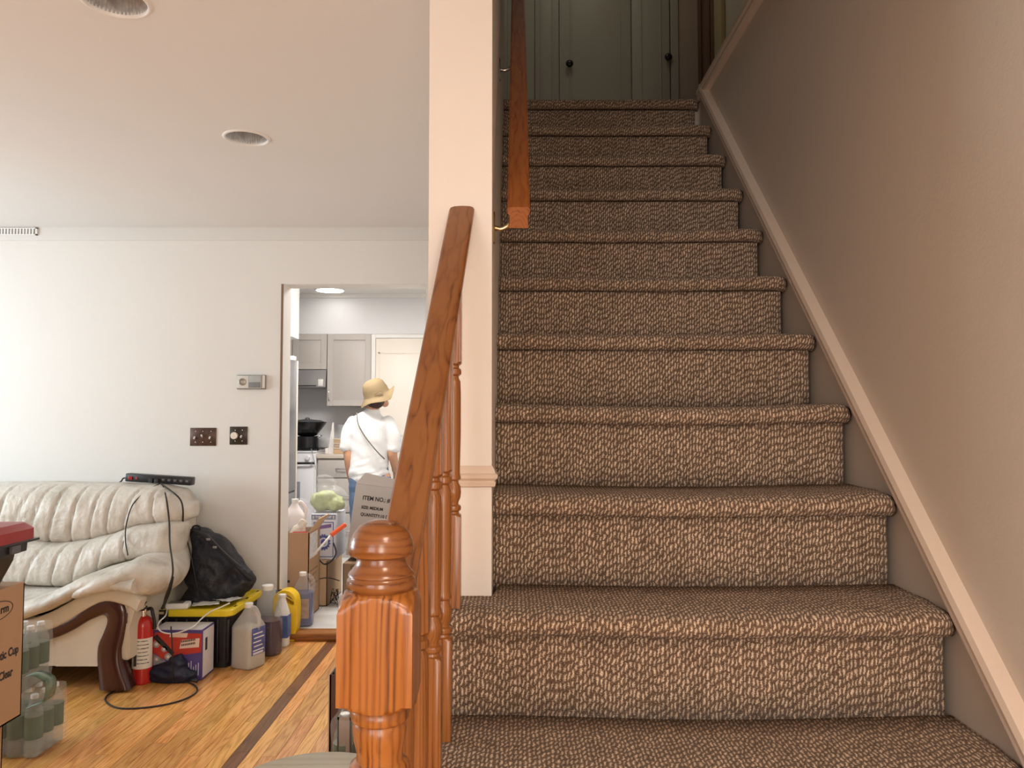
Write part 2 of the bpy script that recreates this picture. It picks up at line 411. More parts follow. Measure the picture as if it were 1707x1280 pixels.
# rear wall with window
struct(boxes('wall_rear', [(XL-.1, -2.4, YF-.1, YF, 0, ZC), (-.8, XR+.1, YF-.1, YF, 0, ZC), (-2.4, -.8, YF-.1, YF, 0, .85), (-2.4, -.8, YF-.1, YF, 2.15, ZC)], m_wall))
struct(boxes('window_2', [(-2.4, -2.34, YF-.07, YF+.01, .85, 2.15), (-.86, -.8, YF-.07, YF+.01, .85, 2.15), (-2.4, -.8, YF-.07, YF+.01, .85, .9), (-2.4, -.8, YF-.07, YF+.01, 2.1, 2.15)], m_white))
# ceilings
L1 = (0, 0, 0)
def ceil_pt(px, py):
    d = ray(px, py); t = (ZC-CH)/d.z; return Vector((d.x*t, d.y*t, ZC))
lights = [ceil_pt(411, 230), ceil_pt(192, 2)]
ceil = boxes('ceiling', [(XL-.1, XSL, YF-.1, YB, ZC, ZC+.16)], m_ceil)
cut = bmesh.new()
for p in lights: bmesh.ops.create_cone(cut, cap_ends=True, segments=40, radius1=.083, radius2=.083, depth=.6, matrix=Matrix.Translation(p))
cu = frombm('cutter', cut, None)
b_ = ceil.modifiers.new('b', 'BOOLEAN'); b_.object = cu; b_.solver = 'EXACT'; b_.operation = 'DIFFERENCE'
dg = bpy.context.evaluated_depsgraph_get(); dg.update()
me_ = bpy.data.meshes.new_from_object(ceil.evaluated_get(dg)); ceil.modifiers.clear(); ceil.data = me_
bpy.data.objects.remove(cu); struct(ceil)
YH = 1.15
struct(box('ceiling_foyer', XSL, XR+.1, YF-.1, YH, ZC, ZC+.16, m_ceil))
struct(box('ceiling_upper', XS-.14, 1.45, YH, YE+.1, ZT, ZT+.1, m_ceil))
# header over the stair opening, and upper enclosure
struct(box('wall_header', XSL, 1.45, YH-.1, YH, ZC+.16, ZT, m_stairwall))
# stair partition: its end is the pale column beside the railing
m_col = plain('column_paint', (.78, .72, .66), .45, var=.015, scale=2)
struct(boxes('wall_stair_left', [(XSL, XS, YC, YE, 0, ZT), (XSL, XS, YH, YC, ZC, ZT)], m_col))
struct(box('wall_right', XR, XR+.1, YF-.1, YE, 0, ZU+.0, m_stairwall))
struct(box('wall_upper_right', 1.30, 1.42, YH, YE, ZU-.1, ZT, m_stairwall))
# moulding that wraps the column
cz0, cz1 = at(780, 812, YC).z, at(780, 776, YC).z
h_ = cz1-cz0
def band(o_): return [(XSL-o_, YC-o_), (XS+o_, YC-o_), (XS+o_, YC+.06), (XSL-o_, YC+.06)]
bm = bmesh.new()
prof = [(.001, cz0), (.007, cz0+.002), (.009, cz0+h_*.22), (.006, cz0+h_*.3), (.012, cz0+h_*.42), (.013, cz0+h_*.58), (.008, cz0+h_*.66), (.006, cz0+h_*.8), (.001, cz1)]
addrings(bm, [[Vector((x, y, z)) for x, y in band(o_)] for o_, z in prof])
struct(frombm('trim_3', bm, m_gloss_trim, sharp=25))

# skirt board and sloping moulding on the right wall
XK = .845
lo1, lo2 = atX(1593, 1030, XK), atX(1171, 163, XK)
sl = (lo2.z-lo1.z)/(lo2.y-lo1.y)
zt = lambda y: lo1.z+sl*(y-lo1.y)
yb = lo2.y; ya = lo1.y-(lo1.z-.01)/sl
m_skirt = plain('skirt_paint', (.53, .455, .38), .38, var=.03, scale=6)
ya4 = lo1.y-(lo1.z-.02)/sl
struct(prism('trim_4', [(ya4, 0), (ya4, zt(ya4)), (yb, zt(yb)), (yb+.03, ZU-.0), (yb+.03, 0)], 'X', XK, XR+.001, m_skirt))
def slopeband(name, off0, off1, xa, mat):
    bm = bmesh.new()
    poly = [(xa+.012, off0), (xa+.002, off0+.004), (xa, off0+.012), (xa+.004, off0+.024), (xa+.006, off0+.028), (xa-.004, off0+.032), (xa-.006, off0+.045), (xa-.002, off1-.004), (xa+.012, off1)]
    poly += [(XR+.001, off1), (XR+.001, off0)]
    addrings(bm, [[Vector((x, y, zt(y)+z)) for x, z in poly] for y in (ya, yb)])
    return frombm(name, bm, mat, sharp=25)
struct(slopeband('trim_5', 0, .066, .832, m_gloss_trim))
# level moulding round the edge of the upper floor
zu0 = ZU-.02
poly = [(.838, zu0), (.832, zu0+.008), (.834, zu0+.022), (.828, zu0+.03), (.830, zu0+.048), (.84, zu0+.055), (.97, zu0+.055), (.97, zu0)]
struct(prism('trim_6', poly, 'Y', YH, yb+.05, m_gloss_trim, sharp=25))
struct(box('floor_upper', XS, 1.30, Z0+9*T+.012, YE, ZU-.30, ZU-.014, m_stairwall))
struct(box('floor_ledge', XR+.1, 1.30, YH, YE, ZU-.1, ZU, plain('ledge', (.3, .22, .16), .8)))
# upper back wall, closet leaves and doors
m_sage = plain('grey_green_paint', (.40, .385, .32), .5, var=.02, scale=3)
xx = lambda px: at(px, 100, YE).x
struct(box('wall_upper_back', XSL, 1.42, YE+.03, YE+.13, ZU-.1, ZT, m_stairwall))
def leaf(name, p0, p1, mat, knob=None):
    x0, x1 = xx(p0)+.0025, xx(p1)-.0025; z0, z1 = ZU+.01, ZU+2.05
    d = box(name, x0, x1, YE, YE+.03, z0, z1, mat, bev=.003)
    wd = x1-x0
    for a, b in ((z0+.10, z1-.14),):
        fr = []
        xa, xb = x0+min(.07, wd*.22), x1-min(.07, wd*.22)
        t = .012
        fr = [(xa, xa+t, YE-.006, YE+.001, a, b), (xb-t, xb, YE-.006, YE+.001, a, b), (xa, xb, YE-.006, YE+.001, a, a+t), (xa, xb, YE-.006, YE+.001, b-t, b)]
        boxes('panel_moulding', fr, mat, d, bev=.002)
    if knob:
        p = at(knob[0], knob[1], YE)
        bm = bmesh.new(); addlathe(bm, [(.012, 0), (.012, .012), (.022, .02), (.026, .03), (.022, .038), (.004, .042)], n=20)
        for v in bm.verts: v.co = Vector((p.x+v.co.x, YE-v.co.z, p.z+v.co.y))
        frombm('door_knob', bm, m_black, d, True)
    return struct(d)
leaf('door_1', 891, 932, m_sage); leaf('door_2', 932, 1052, m_sage, (949, 109)); leaf('door_3', 1053, 1117, m_sage, (1113, 98))
struct(boxes('trim_7', [(XS+.001, xx(891), YE-.015, YE+.03, ZU, ZU+2.14), (xx(1118), xx(1131), YE-.015, YE+.03, ZU, ZU+2.14), (XS+.001, xx(1131), YE-.015, YE+.03, ZU+2.06, ZU+2.14)], m_sage, bev=.004))
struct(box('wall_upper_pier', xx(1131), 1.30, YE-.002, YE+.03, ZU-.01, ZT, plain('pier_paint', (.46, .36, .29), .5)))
# brown door in the upper right wall, yellowish casing
yd = lambda px: 1.30*F/(px-855.6)
m_brown = oak('brown_door_wood', (.13, .05, .02), (.09, .032, .012), (.04, .014, .006), axis='Z', freq=60, coat=.1)
d4 = struct(box('door_4', 1.272, 1.298, yd(1206)+.002, YE-.004, ZU+.001, ZU+2.0, m_brown, bev=.002))
boxes('panel_moulding', [(1.267, 1.273, yd(1206)+.1, yd(1206)+.115, ZU+.15, ZU+1.85), (1.267, 1.273, YE-.115, YE-.1, ZU+.15, ZU+1.85)], m_brown, d4)
struct(box('trim_8', 1.27, 1.299, yd(1218), yd(1206), ZU+.001, ZU+2.07, plain('yellow_trim', (.50, .40, .22), .45), bev=.004))

# ============================================================ STAIRCASE
stair = thing('staircase', 'straight staircase covered in brown and cream loop carpet between two walls', 'stairs', (0, 0, 0))
def carpet_strip(prof, xs, x0, x1, parent, name, sag=0, ymax=None, endround=0, voff=0, ends=(False, True)):
    """sweep a (y,z) profile across x; UV in metres"""
    bm = bmesh.new(); uvl = bm.loops.layers.uv.new('UVMap')
    v = [0]
    for a, b in zip(prof[:-1], prof[1:]): v.append(v[-1]+math.dist(a, b))
    grid = []
    for i in range(xs+1):
        f = i/xs; x = x0+(x1-x0)*f
        s = sag*(sin(pi*min(max((x+.05)/.9, 0), 1))**1.5)
        row = []
        for j, (y, z) in enumerate(prof):
            nz = noise.noise(Vector((x*6, y*7, z*5)))*.0022
            zz = z-(s if j >= 0 and sag else 0)*(1 if j > 1 else 0)+nz*(1 if 0 < j < len(prof)-1 else 0)
            yy = y+noise.noise(Vector((x*5+9, z*4, 3)))*.0022*(1 if 0 < j < len(prof)-1 else 0)
            if endround and f > .965 and j < len(prof)-3: 
                yy += endround*((f-.965)/.035)**2
                zz -= endround*.3*((f-.965)/.035)**2
            if ymax and x < ymax[0]: yy = min(yy, ymax[1])
            row.append(bm.verts.new((x, yy, zz)))
        grid.append(row)
    for i in range(xs):
        for j in range(len(prof)-1):
            fc = bm.faces.new((grid[i][j], grid[i+1][j], grid[i+1][j+1], grid[i][j+1]))
            for lp, (ii, jj) in zip(fc.loops, ((i, j), (i+1, j), (i+1, j+1), (i, j+1))):
                lp[uvl].uv = (grid[ii][jj].co.x, v[jj]+voff)
    me = bpy.data.meshes.new(name); bm.to_mesh(me); bm.free()
    o = link(name, me, m_carpet, parent, True)
    sm = o.modifiers.new('th', 'SOLIDIFY'); sm.thickness = .009; sm.offset = -1
    return freeze(o)
XN = .842
for k in range(-3, 10):
    y = Z0+k*T; t = TA+R*k if k >= -1 else TA-R-(-1-k)*.2243
    pt = t-(R if k >= 0 else .2243)
    if k == -3: pt = 0
    low = k <= 0
    x0 = -.20 if low else XS+.001
    yend = (Z0+(k+1)*T) if k < 9 else YE-.005
    core = []
    core.append((XS+.002, .828, y+.012, yend+.01 if k < 9 else yend, max(0, t-.42), t-.028))
    if low: core.append((-.198, XS+.002, y+.012, min(yend+.01, YC-.003), 0, t-.028))
    st = boxes('step', core, plain('stair_timber', (.45, .3, .18), .7), stair)
    rp = [(y, pt-.014), (y-.001, pt+.05), (y, (pt+t)/2), (y-.001, t-.075), (y-.001, t-.052), (y+.002, t-.048)]
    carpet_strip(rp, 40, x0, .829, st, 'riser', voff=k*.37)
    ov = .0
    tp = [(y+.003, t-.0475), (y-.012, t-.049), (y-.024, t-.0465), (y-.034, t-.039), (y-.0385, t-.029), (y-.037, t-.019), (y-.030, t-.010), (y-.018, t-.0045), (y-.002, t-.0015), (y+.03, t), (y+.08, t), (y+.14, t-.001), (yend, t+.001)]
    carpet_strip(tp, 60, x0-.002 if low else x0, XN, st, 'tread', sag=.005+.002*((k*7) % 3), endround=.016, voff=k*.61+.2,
                 ymax=(XS, YC-.002) if k == 0 else None)
# outer stringer on the open side
prism('stringer', [(.86, 0), (.86, .20), (YC-.005, .20+.9376*(YC-.86)-.06), (YC-.005, 0)], 'X', -.222, -.203, m_gloss_trim, stair)

# ============================================================ RAILS, NEWEL, BALUSTERS
A_ = at(769, 349, 1.600); B_ = at(678, 850, 1.05)
dirv = (A_-B_)
def railpt(y): return B_+dirv*((y-B_.y)/dirv.y)
rl = thing('banister', 'oak stair banister with turned spindles beside the pale column', 'banister', (0, 0, 0))
def rail(name, pstart, pend, prof, mat, parent, loc):
    """profile (across, down) swept with vertical ends; object origin at start, local Y along the run"""
    d = pend-pstart; L = d.length; ang_z = math.atan2(d.x, d.y); ang_x = math.asin(d.z/L)
    M = Matrix.Rotation(-ang_z, 3, 'Z') @ Matrix.Rotation(ang_x, 3, 'X')
    Mi = M.inverted(); rings = []
    segs = 12
    for i in range(segs+1):
        c = pstart+d*(i/segs)
        rings.append([Mi @ (c+Matrix.Rotation(-ang_z, 3, 'Z') @ Vector((a, 0, b))-pstart) for a, b in prof])
    bm = bmesh.new(); addrings(bm, rings)
    o = frombm(name, bm, mat, parent, sharp=28)
    o.location = pstart; o.rotation_euler = M.to_euler()
    return o
hw = .0265
profL = [(-hw, -.016), (-hw, -.006), (-hw+.003, -.0015), (-hw+.010, .0008), (0, .0018), (hw-.010, .0008), (hw-.003, -.0015), (hw, -.006), (hw, -.016), (hw-.004, -.036), (hw-.009, -.05), (hw-.011, -.062), (-hw+.011, -.062), (-hw+.009, -.05), (-hw+.004, -.036)]
rail('handrail', railpt(.93), railpt(YC-.002), profL, m_oak_y, rl, 0)
# newel post
NX, NY = -.1555, .915
def sq_turned(name, prof, half, c, mat, parent, n=64):
    bm = bmesh.new()
    rings = []
    for r, z in prof:
        ring = []
        for i in range(n):
            t = 2*pi*i/n+pi/4
            rr = min(r, half/max(abs(cos(t)), abs(sin(t))))
            ring.append(Vector((rr*cos(t), rr*sin(t), z)))
        rings.append(ring)
    addrings(bm, rings); o = frombm(name, bm, mat, parent, sharp=38); o.location = c; return o
nb = 1.036; np_ = [(.08, -.224-.0), (.08, .02)]
nz = lambda py, Y=NY: at(640, py, Y).z
zt0, zb0 = nz(1008, .872), nz(1193, .872)
HN = .0425
body = [(.075, .2245), (.075, .50), (.050, .515), (.040, .52), (.040, .53), (.036, .54), (.030, .60), (.029, .70), (.031, .78), (.034, .815), (.036, .83), (.034, .842), (.027, .848),
        (.0265, .856), (.030, .870), (.0315, zb0-.027), (.029, zb0-.021), (.033, zb0-.018), (.0345, zb0-.012), (.033, zb0-.006), (.031, zb0-.003), (.040, zb0-.001), (.0425, zb0), (.0485, zb0+.004), (.0605, zb0+.008),
        (.0605, zt0-.012), (.0565, zt0-.005), (.0515, zt0+.000), (.0465, zt0+.004), (.0425, zt0+.0065), (.039, zt0+.0085)]
npost = thing('newel_post', 'square oak newel post with a turned mushroom cap at the foot of the banister', 'newel post', (NX, NY, .2245))
sq_turned('post', body, HN, (0, 0, -.2245), m_oak_z, npost)
m_oak_cap = oak('oak_cap', (.24, .082, .018), (.18, .055, .011), (.09, .025, .006), axis='X', freq=120, offs=(.05, .06), rough=.25, coat=.4, nar=.5)
cp = [(.0375, zt0+.008), (.0395, zt0+.011), (.0402, zt0+.016), (.0395, zt0+.0205), (.037, zt0+.023), (.0365, zt0+.0245), (.0385, zt0+.026), (.038, zt0+.028), (.034, zt0+.032), (.0305, zt0+.037), (.0285, zt0+.043), (.0285, zt0+.046), (.033, zt0+.0475),
      (.0365, zt0+.049), (.0378, zt0+.053), (.0378, zt0+.058), (.0362, zt0+.066), (.0325, zt0+.074), (.0265, zt0+.0815), (.018, zt0+.0865), (.009, zt0+.089), (.001, zt0+.0895)]
o = lathe('cap', cp, (0, 0, -.2245), m_oak_cap, npost, n=48); 
# balusters: mesh is square - turned - square, bottoms on the treads
def baluster(y, zb, ztop, ring_z, parent):
    hs = .0158; h = ztop-zb; e = []
    rb = ring_z           # lower rings centre height above tread
    def ringset(z):
        return [(.0235, z-.040), (.0175, z-.036), (.0125, z-.034), (.0115, z-.030), (.0155, z-.027), (.0165, z-.023), (.0155, z-.019), (.0110, z-.016), (.0108, z-.012), (.0150, z-.002), (.0162, z+.008), (.0150, z+.018), (.0110, z+.026), (.0108, z+.030), (.0150, z+.033), (.0155, z+.036), (.0145, z+.040), (.0135, z+.046)]
    up = rb+.245
    prof = [(.0235, 0)]+ringset(rb)+[(.0150, rb+.12), (.0150, rb+.20), (.0140, up-.02), (.0110, up-.014), (.0105, up-.010), (.0155, up-.006), (.0160, up-.001), (.0150, up+.004), (.0112, up+.007), (.0112, up+.011), (.0175, up+.015), (.0235, up+.018), (.0235, h)]
    x = railpt(y).x-.004
    return sq_turned('baluster', prof, hs, (x, y, zb), m_oak_fine, parent, n=32)
for y in (1.055, 1.165, 1.285, 1.398, 1.520):
    k = math.floor((y-Z0+.036)/T)
    zb = TA+R*k if k >= -1 else TA-R-(-1-k)*.2243
    baluster(y, zb, railpt(y).z-.062-zb+zb, .215 if k >= -1 else .215, rl)
# wall handrail
a = at(864.5, 345, 1.645); b = a+Vector((.010, 1.75, 1.75*.965))
wr = thing('wall_handrail', 'oak handrail on brass brackets along the left stairwell wall', 'handrail', (0, 0, 0))
hw2 = .0245
prof2 = [(-hw2, -.012), (-hw2, -.004), (-hw2+.005, 0), (hw2-.005, 0), (hw2, -.004), (hw2, -.012), (hw2-.005, -.020), (hw2-.005, -.030), (hw2-.003, -.046), (-hw2+.003, -.046), (-hw2+.005, -.030), (-hw2+.005, -.020)]
m_oak_dk = oak('oak_dark_rail', (.30, .095, .020), (.23, .062, .012), (.09, .022, .005), axis='Y', freq=130, offs=(.004, .035), squeeze=.16, wob=.008, nar=.35, rough=.5, coat=0)
m_oak_dk.node_tree.nodes['Principled BSDF'].inputs['Specular IOR Level'].default_value = .2
rail('rail', a, b, prof2, m_oak_dk, wr, 0)
def bracket(y, m):
    c = a+(b-a)*((y-a.y)/(b.y-a.y)); wz = c.z-.085
    bm = bmesh.new(); addbox(bm, XS, XS+.004, y-.012, y+.012, wz-.035, wz+.035, .002)
    pl = frombm('bracket', bm, m, wr, sharp=40)
    tube('bracket_arm', [(XS+.003, y, wz), (XS+.02, y, wz-.002), (XS+.04, y, wz+.012), (c.x-.012, y, c.z-.052), (c.x-.006, y, c.z-.045)], .0055, m, pl, n=10)
    return pl
yb1 = 1.70
bracket(yb1, m_brass); bracket(2.42, plain('nickel', (.6, .58, .53), .25, 1)); bracket(3.15, m_brass)

# ============================================================ LIVING ROOM
# recessed lights
for i, p in enumerate(lights):
    lb = ['round recessed ceiling light with ribbed silver reflector, the one farther from the camera', 'round recessed ceiling light with ribbed silver reflector at the top left corner'][i]
    t = thing('recessed_light', lb, 'ceiling light', p, group='recessed lights in the living room ceiling')
    bm = bmesh.new(); n = 48
    rings = []
    for r, z in ((.0785, .012), (.079, -.003), (.081, -.005), (.087, -.0035), (.0915, 0), (.0915, .001), (.082, .001), (.0785, .012)):
        rings.append([Vector((r*cos(2*pi*j/n), r*sin(2*pi*j/n), z)) for j in range(n)])
    addrings(bm, rings, cap=False); frombm('trim_ring', bm, m_white, t, True)
    bm = bmesh.new(); rings = []; n = 96
    for r, z in ((.0785, .004), (.074, .05), (.062, .10), (.035, .125), (.002, .13)):
        rings.append([Vector(((r+(.0012 if j % 2 else -.0012)*(r > .01))*cos(2*pi*j/n), (r+(.0012 if j % 2 else -.0012)*(r > .01))*sin(2*pi*j/n), z)) for j in range(n)])
    addrings(bm, rings, cap=False)
    frombm('reflector', bm, plain('reflector_silver', (.85, .83, .80), .30, .6, var=.35, scale=70), t)
    lathe('bulb', [(.02, .12), (.03, .10), (.040, .07), (.041, .062), (.03, .058), (.002, .056)], (0, 0, 0), plain('bulb_glass', (.55, .45, .42), .3), t)
# linear vent at far left of the ceiling line
xv = at(62, 380, YB-.02).x
v = thing('wall_vent', 'slim white slotted air vent at the top of the wall in the left corner', 'vent', (xv-.5, YB-.010, ZC-.026))
boxes('frame', [(-.5, .5, -.012, 0, .016, .021), (-.5, .5, -.012, 0, -.021, -.016), (-.5, -.49, -.012, 0, -.021, .021), (.49, .5, -.012, 0, -.021, .021)], m_white, v)
box('backing', -.49, .49, -.003, 0, -.016, .016, plain('vent_dark', (.35, .35, .34), .6), v)
for i in range(54):
    x = -.485+i*.018
    box('slat', x, x+.009, -.010, -.003, -.016, .016, m_white, v)

# thermostat and switch plates
def wallbox(px0, px1, py0, py1, d): 
    a0 = at(px0, py1, YB); b0 = at(px1, py0, YB); return a0.x, b0.x, YB-d, YB, a0.z, b0.z
x0, x1, y0, y1, z0, z1 = wallbox(396, 444, 625, 649, .03)
t = thing('thermostat', 'small rectangular grey and white thermostat above the switches', 'thermostat', ((x0+x1)/2, YB, (z0+z1)/2))
hx, hz = (x1-x0)/2, (z1-z0)/2
box('back_plate', -hx, hx, -.012, 0, -hz, hz, plain('thermo_edge', (.25, .24, .22), .5), t, bev=.001)
box('cover', -hx+.003, hx-.018, -.034, -.012, -hz+.004, hz-.004, plain('thermo_grey', (.50, .50, .47), .4), t, bev=.002)
box('end_cap', hx-.017, hx-.002, -.026, -.012, -hz+.006, hz-.004, m_white, t, bev=.002)
box('display_side', -.006, hx-.022, -.0365, -.034, -.001, hz-.009, plain('thermo_win', (.42, .44, .43), .25), t, bev=.0005)
box('lower_grille', -.006, hx-.022, -.0365, -.034, -hz+.009, -.003, plain('thermo_dark', (.20, .21, .21), .4), t, bev=.0005)
box('dial_plate', -hx+.006, -.008, -.036, -.034, -hz+.007, hz-.007, plain('thermo_light', (.70, .67, .62), .3), t, bev=.001)
bm = bmesh.new(); addlathe(bm, [(.021, 0), (.020, .006), (.016, .007), (.013, .004), (.006, .004), (.001, .006)], n=32)
for q in bm.verts: q.co = Vector((-hx*.52+q.co.x, -.036-q.co.z, q.co.y))
frombm('dial', bm, plain('dial_steel', (.35, .32, .28), .3, .6), t, sharp=30)
def plate(name, pxs, label, items, cat='light switch'):
    x0, x1, y0, y1, z0, z1 = wallbox(*pxs, .006)
    t = thing(name, label, cat, ((x0+x1)/2, YB, (z0+z1)/2)); hx, hz = (x1-x0)/2, (z1-z0)/2
    box('plate', -hx, hx, -.006, 0, -hz, hz, plain('brown_plate_'+name, items[0], .35, .3, var=.5, scale=40), t, bev=.002)
    for kind, fx, ang in items[1]:
        x = -hx+2*hx*fx
        if kind == 'toggle':
            bm = bmesh.new(); addbox(bm, -.004, .004, -.018, 0, -.005, .005, .0015)
            M = Matrix.Rotation(radians(ang), 3, 'X')
            for q in bm.verts: q.co = M @ q.co+Vector((x, -.005, 0))
            frombm('toggle', bm, m_whitep, t, sharp=40)
        else:
            bm = bmesh.new(); addlathe(bm, [(.0205, 0), (.0205, .010), (.019, .014), (.001, .015)], n=28)
            for q in bm.verts: q.co = Vector((x+q.co.x, -.006-q.co.z, q.co.y))
            frombm('dimmer_knob', bm, plain('knob_cream', (.80, .72, .62), .35), t, sharp=30)
        for s in (-1, 1):
            bm = bmesh.new(); addlathe(bm, [(.003, 0), (.003, .001), (.001, .0015)], n=10)
            for q in bm.verts: q.co = Vector((x+.004+q.co.x, -.006-q.co.z, q.co.y+s*hz*.6))
            frombm('screw', bm, m_chrome, t, True)
plate('switch_plate', (317, 361, 713, 743), 'wide dark brown wall plate with three white toggle switches', ((.10, .05, .035), [('toggle', .19, 35), ('toggle', .47, -35), ('toggle', .78, 35)]))
plate('dimmer_plate', (383, 413, 711, 741), 'square black wall plate with round dimmer knob and one toggle', ((.045, .032, .022), [('knob', .28, 0), ('toggle', .68, 30)]))
# outlet plate low on wall behind sofa not visible

# ---------- sofa
def leather():
    m, nt, b = newmat('cream_leather')
    tc = N(nt, 'ShaderNodeTexCoord'); n1 = N(nt, 'ShaderNodeTexNoise'); n1.inputs['Scale'].default_value = 7; n1.inputs['Detail'].default_value = 5
    nt.links.new(tc.outputs['Object'], n1.inputs['Vector'])
    c = ramp(nt, n1.outputs[0], [(.3, (.47, .42, .35)), (.5, (.64, .59, .52)), (.7, (.70, .66, .60))])
    nt.links.new(c, b.inputs['Base Color']); b.inputs['Roughness'].default_value = .42
    n2 = N(nt, 'ShaderNodeTexNoise'); n2.inputs['Scale'].default_value = 28; n2.inputs['Detail'].default_value = 4
    nt.links.new(tc.outputs['Object'], n2.inputs['Vector'])
    bp = N(nt, 'ShaderNodeBump'); bp.inputs['Strength'].default_value = .5; bp.inputs['Distance'].default_value = .014
    nt.links.new(n2.outputs[0], bp.inputs['Height']); nt.links.new(bp.outputs[0], b.inputs['Normal'])
    return m
m_lea = leather()
m_mah = plain('mahogany_gloss', (.055, .013, .010), .22, var=.25, scale=10, coat=.4)
m_lea2 = plain('cream_leather_panel', (.66, .60, .50), .5, var=.06, scale=6)
SX0, SXR = -3.75, at(322, 830, 4.28).x
sofa = thing('sofa', 'cream leather sofa with pleated back and dark carved wooden trim against the back wall', 'sofa', (0, 0, 0))
def curve_from(pts, Y):
    P = [at(px, py, Y) for px, py in pts]
    P = [(p.x, p.z) for p in P]
    def f(x):
        if x <= P[0][0]:
            return P[0][1]
        if x >= P[-1][0]: return P[-1][1]
        for (xa, za), (xb, zb) in zip(P[:-1], P[1:]):
            if xa <= x <= xb:
                t = (x-xa)/(xb-xa); t = t*t*(3-2*t)*.5+t*.5
                return za+(zb-za)*t
    return f
def pillow(name, xa, xb, top, bot, yf, thick, mat, parent, pleats=(), nx=260, nv=26, ex=.45, side=.06, lean=0, pd=.02):
    bm = bmesh.new(); rings = []
    def pl(x, v):
        d = 0
        for (px, wv, dep, skew) in pleats:
            dx = x-(px+skew*(v-.5)); d += dep*math.exp(-(dx/wv)**2)
        return d
    for i in range(nx+1):
        f = i/nx; x = xa+(xb-xa)*f
        e = min(1, (x-xa)/side, (xb-x)/side); e = sqrt(max(0, 1-(1-e)**2)) if e < 1 else 1
        e = max(e, .04)
        zt_, zb_ = top(x), bot(x); zc = (zt_+zb_)/2; hh = (zt_-zb_)/2
        ring = []
        for j in range(nv):
            v = j/nv*2*pi
            cz, cy = sin(v), cos(v)
            zz = zc+hh*(abs(cz)**.75)*(1 if cz > 0 else -1)*(.55+.45*e)
            fr = 1 if cy > 0 else .6
            bul = thick*fr*(abs(cy)**.6)*(1 if cy > 0 else -1)*e
            if cy > 0:
                bul -= pl(x, (cz+1)/2)*(abs(cy)**.5)
                bul += .006*noise.noise(Vector((x*20+3*cz, cz*4.0, 1)))*abs(cy)+.006*noise.noise(Vector((x*42-5*cz, cz*2.0, 4)))*abs(cy)
            ring.append(Vector((x, yf+lean*(zz-zc)-bul, zz)))
        rings.append(ring)
    addrings(bm, rings); return frombm(name, bm, mat, parent, True)
pz = lambda px, py, Y: at(px, py, Y).z
# profiles (front planes)
topb = curve_from([(0, 802), (100, 801), (200, 803), (280, 806), (312, 812), (330, 830)], 4.2)
seam1 = curve_from([(0, 895), (50, 902), (105, 906), (150, 901), (185, 893), (240, 876), (310, 868)], 4.0)
seam2 = curve_from([(0, 963), (60, 968), (110, 970), (142, 960), (195, 932), (240, 922), (310, 925)], 3.9)
xb_ = at(333, 840, 4.15).x
pls = [(at(px, 850, 4.0).x, .0050, .024, sk) for px, sk in ((12, .05), (42, .12), (70, .10), (100, .07), (133, .05), (165, .06), (190, .03), (222, .09), (262, -.02))]
pillow('back_cushion', SX0, xb_, topb, lambda x: seam1(x)-.01, 4.13, .20, m_lea, sofa, pls, side=.10, lean=.18)
pls2 = [(at(px, 930, 3.9).x, .0050, .022, sk) for px, sk in ((20, .06), (60, .09), (100, .05), (135, .06), (175, .06), (212, -.03))]
pillow('lumbar_cushion', SX0, at(308, 900, 4.0).x, lambda x: seam1(x)+.015, lambda x: seam2(x)-.03, 4.03, .19, m_lea, sofa, pls2, side=.08, lean=.25)
# seat: lofted along X, front edge follows the dip seen in the photo
frontz = curve_from([(0, 1040), (42, 1030), (80, 1018), (105, 1006), (130, 992), (150, 984), (180, 980), (240, 988), (300, 975)], 3.55)
def seat(bm):
    rings = []
    xs = [SX0+.05+(at(235, 1000, 3.58).x-SX0-.05)*i/120 for i in range(121)]
    for x in xs:
        fz = frontz(x); th = .075; y0 = 3.50; 
        tz = lambda y: fz+.075+(seam2(x)-.02-fz-.075)*((y-y0-.05)/.42)
        wob = .006*noise.noise(Vector((x*22, 0, 0)))+.005*noise.noise(Vector((x*9, 2, 0)))
        r = [(y0+.02, fz), (y0-.012, fz+.012), (y0-.018, fz+.030), (y0-.008, fz+.052+wob), (y0+.03, fz+.071+wob*1.5), (y0+.10, tz(y0+.10)+wob*1.5), (y0+.22, tz(y0+.22)+wob), (y0+.36, tz(y0+.36)), (y0+.46, tz(y0+.46)), (y0+.46, fz-.02)]
        rings.append([Vector((x, yy, zz)) for yy, zz in r])
    addrings(bm, rings)
bm = bmesh.new(); seat(bm); frombm('seat_cushion', bm, m_lea, sofa, sharp=70)
# arm: cascading cushion from the back down to the front
def P3(px, py, Y): return tuple(at(px, py, Y))
def armb(bm):
    st = []
    for px, py, Y, ra, rb in ((292, 905, 4.12, .10, .07), (272, 938, 3.98, .135, .085), (258, 955, 3.82, .145, .095), (245, 962, 3.68, .13, .085), (225, 970, 3.58, .10, .065)):
        p = at(px, py, Y); st.append((p.x, p.y, p.z, ra, rb))
    addloft(bm, st, n=28, ref=(0, 0, 1), k=6)
    # run-in towards the seat front
    st = []
    for px, py, Y, ra, rb in ((262, 950, 3.75, .07, .12), (228, 957, 3.62, .06, .10), (195, 965, 3.56, .05, .09), (160, 978, 3.53, .035, .07), (130, 990, 3.53, .02, .05)):
        p = at(px, py, Y); st.append((p.x, p.y, p.z, ra, rb))
    addloft(bm, st, n=20, ref=(0, 1, 0), k=6)
blob('arm_cushion', armb, .012, m_lea, sofa, 6, lambda c: .005*noise.noise(c*9)+.003*noise.noise(Vector((c.x*30, c.y*10, c.z*10))))
def armleft(bm):
    addloft(bm, [(SX0, 4.05, .72, .10, .12), (SX0, 3.8, .62, .13, .1), (SX0, 3.55, .52, .1, .08)], n=20, ref=(0, 0, 1))
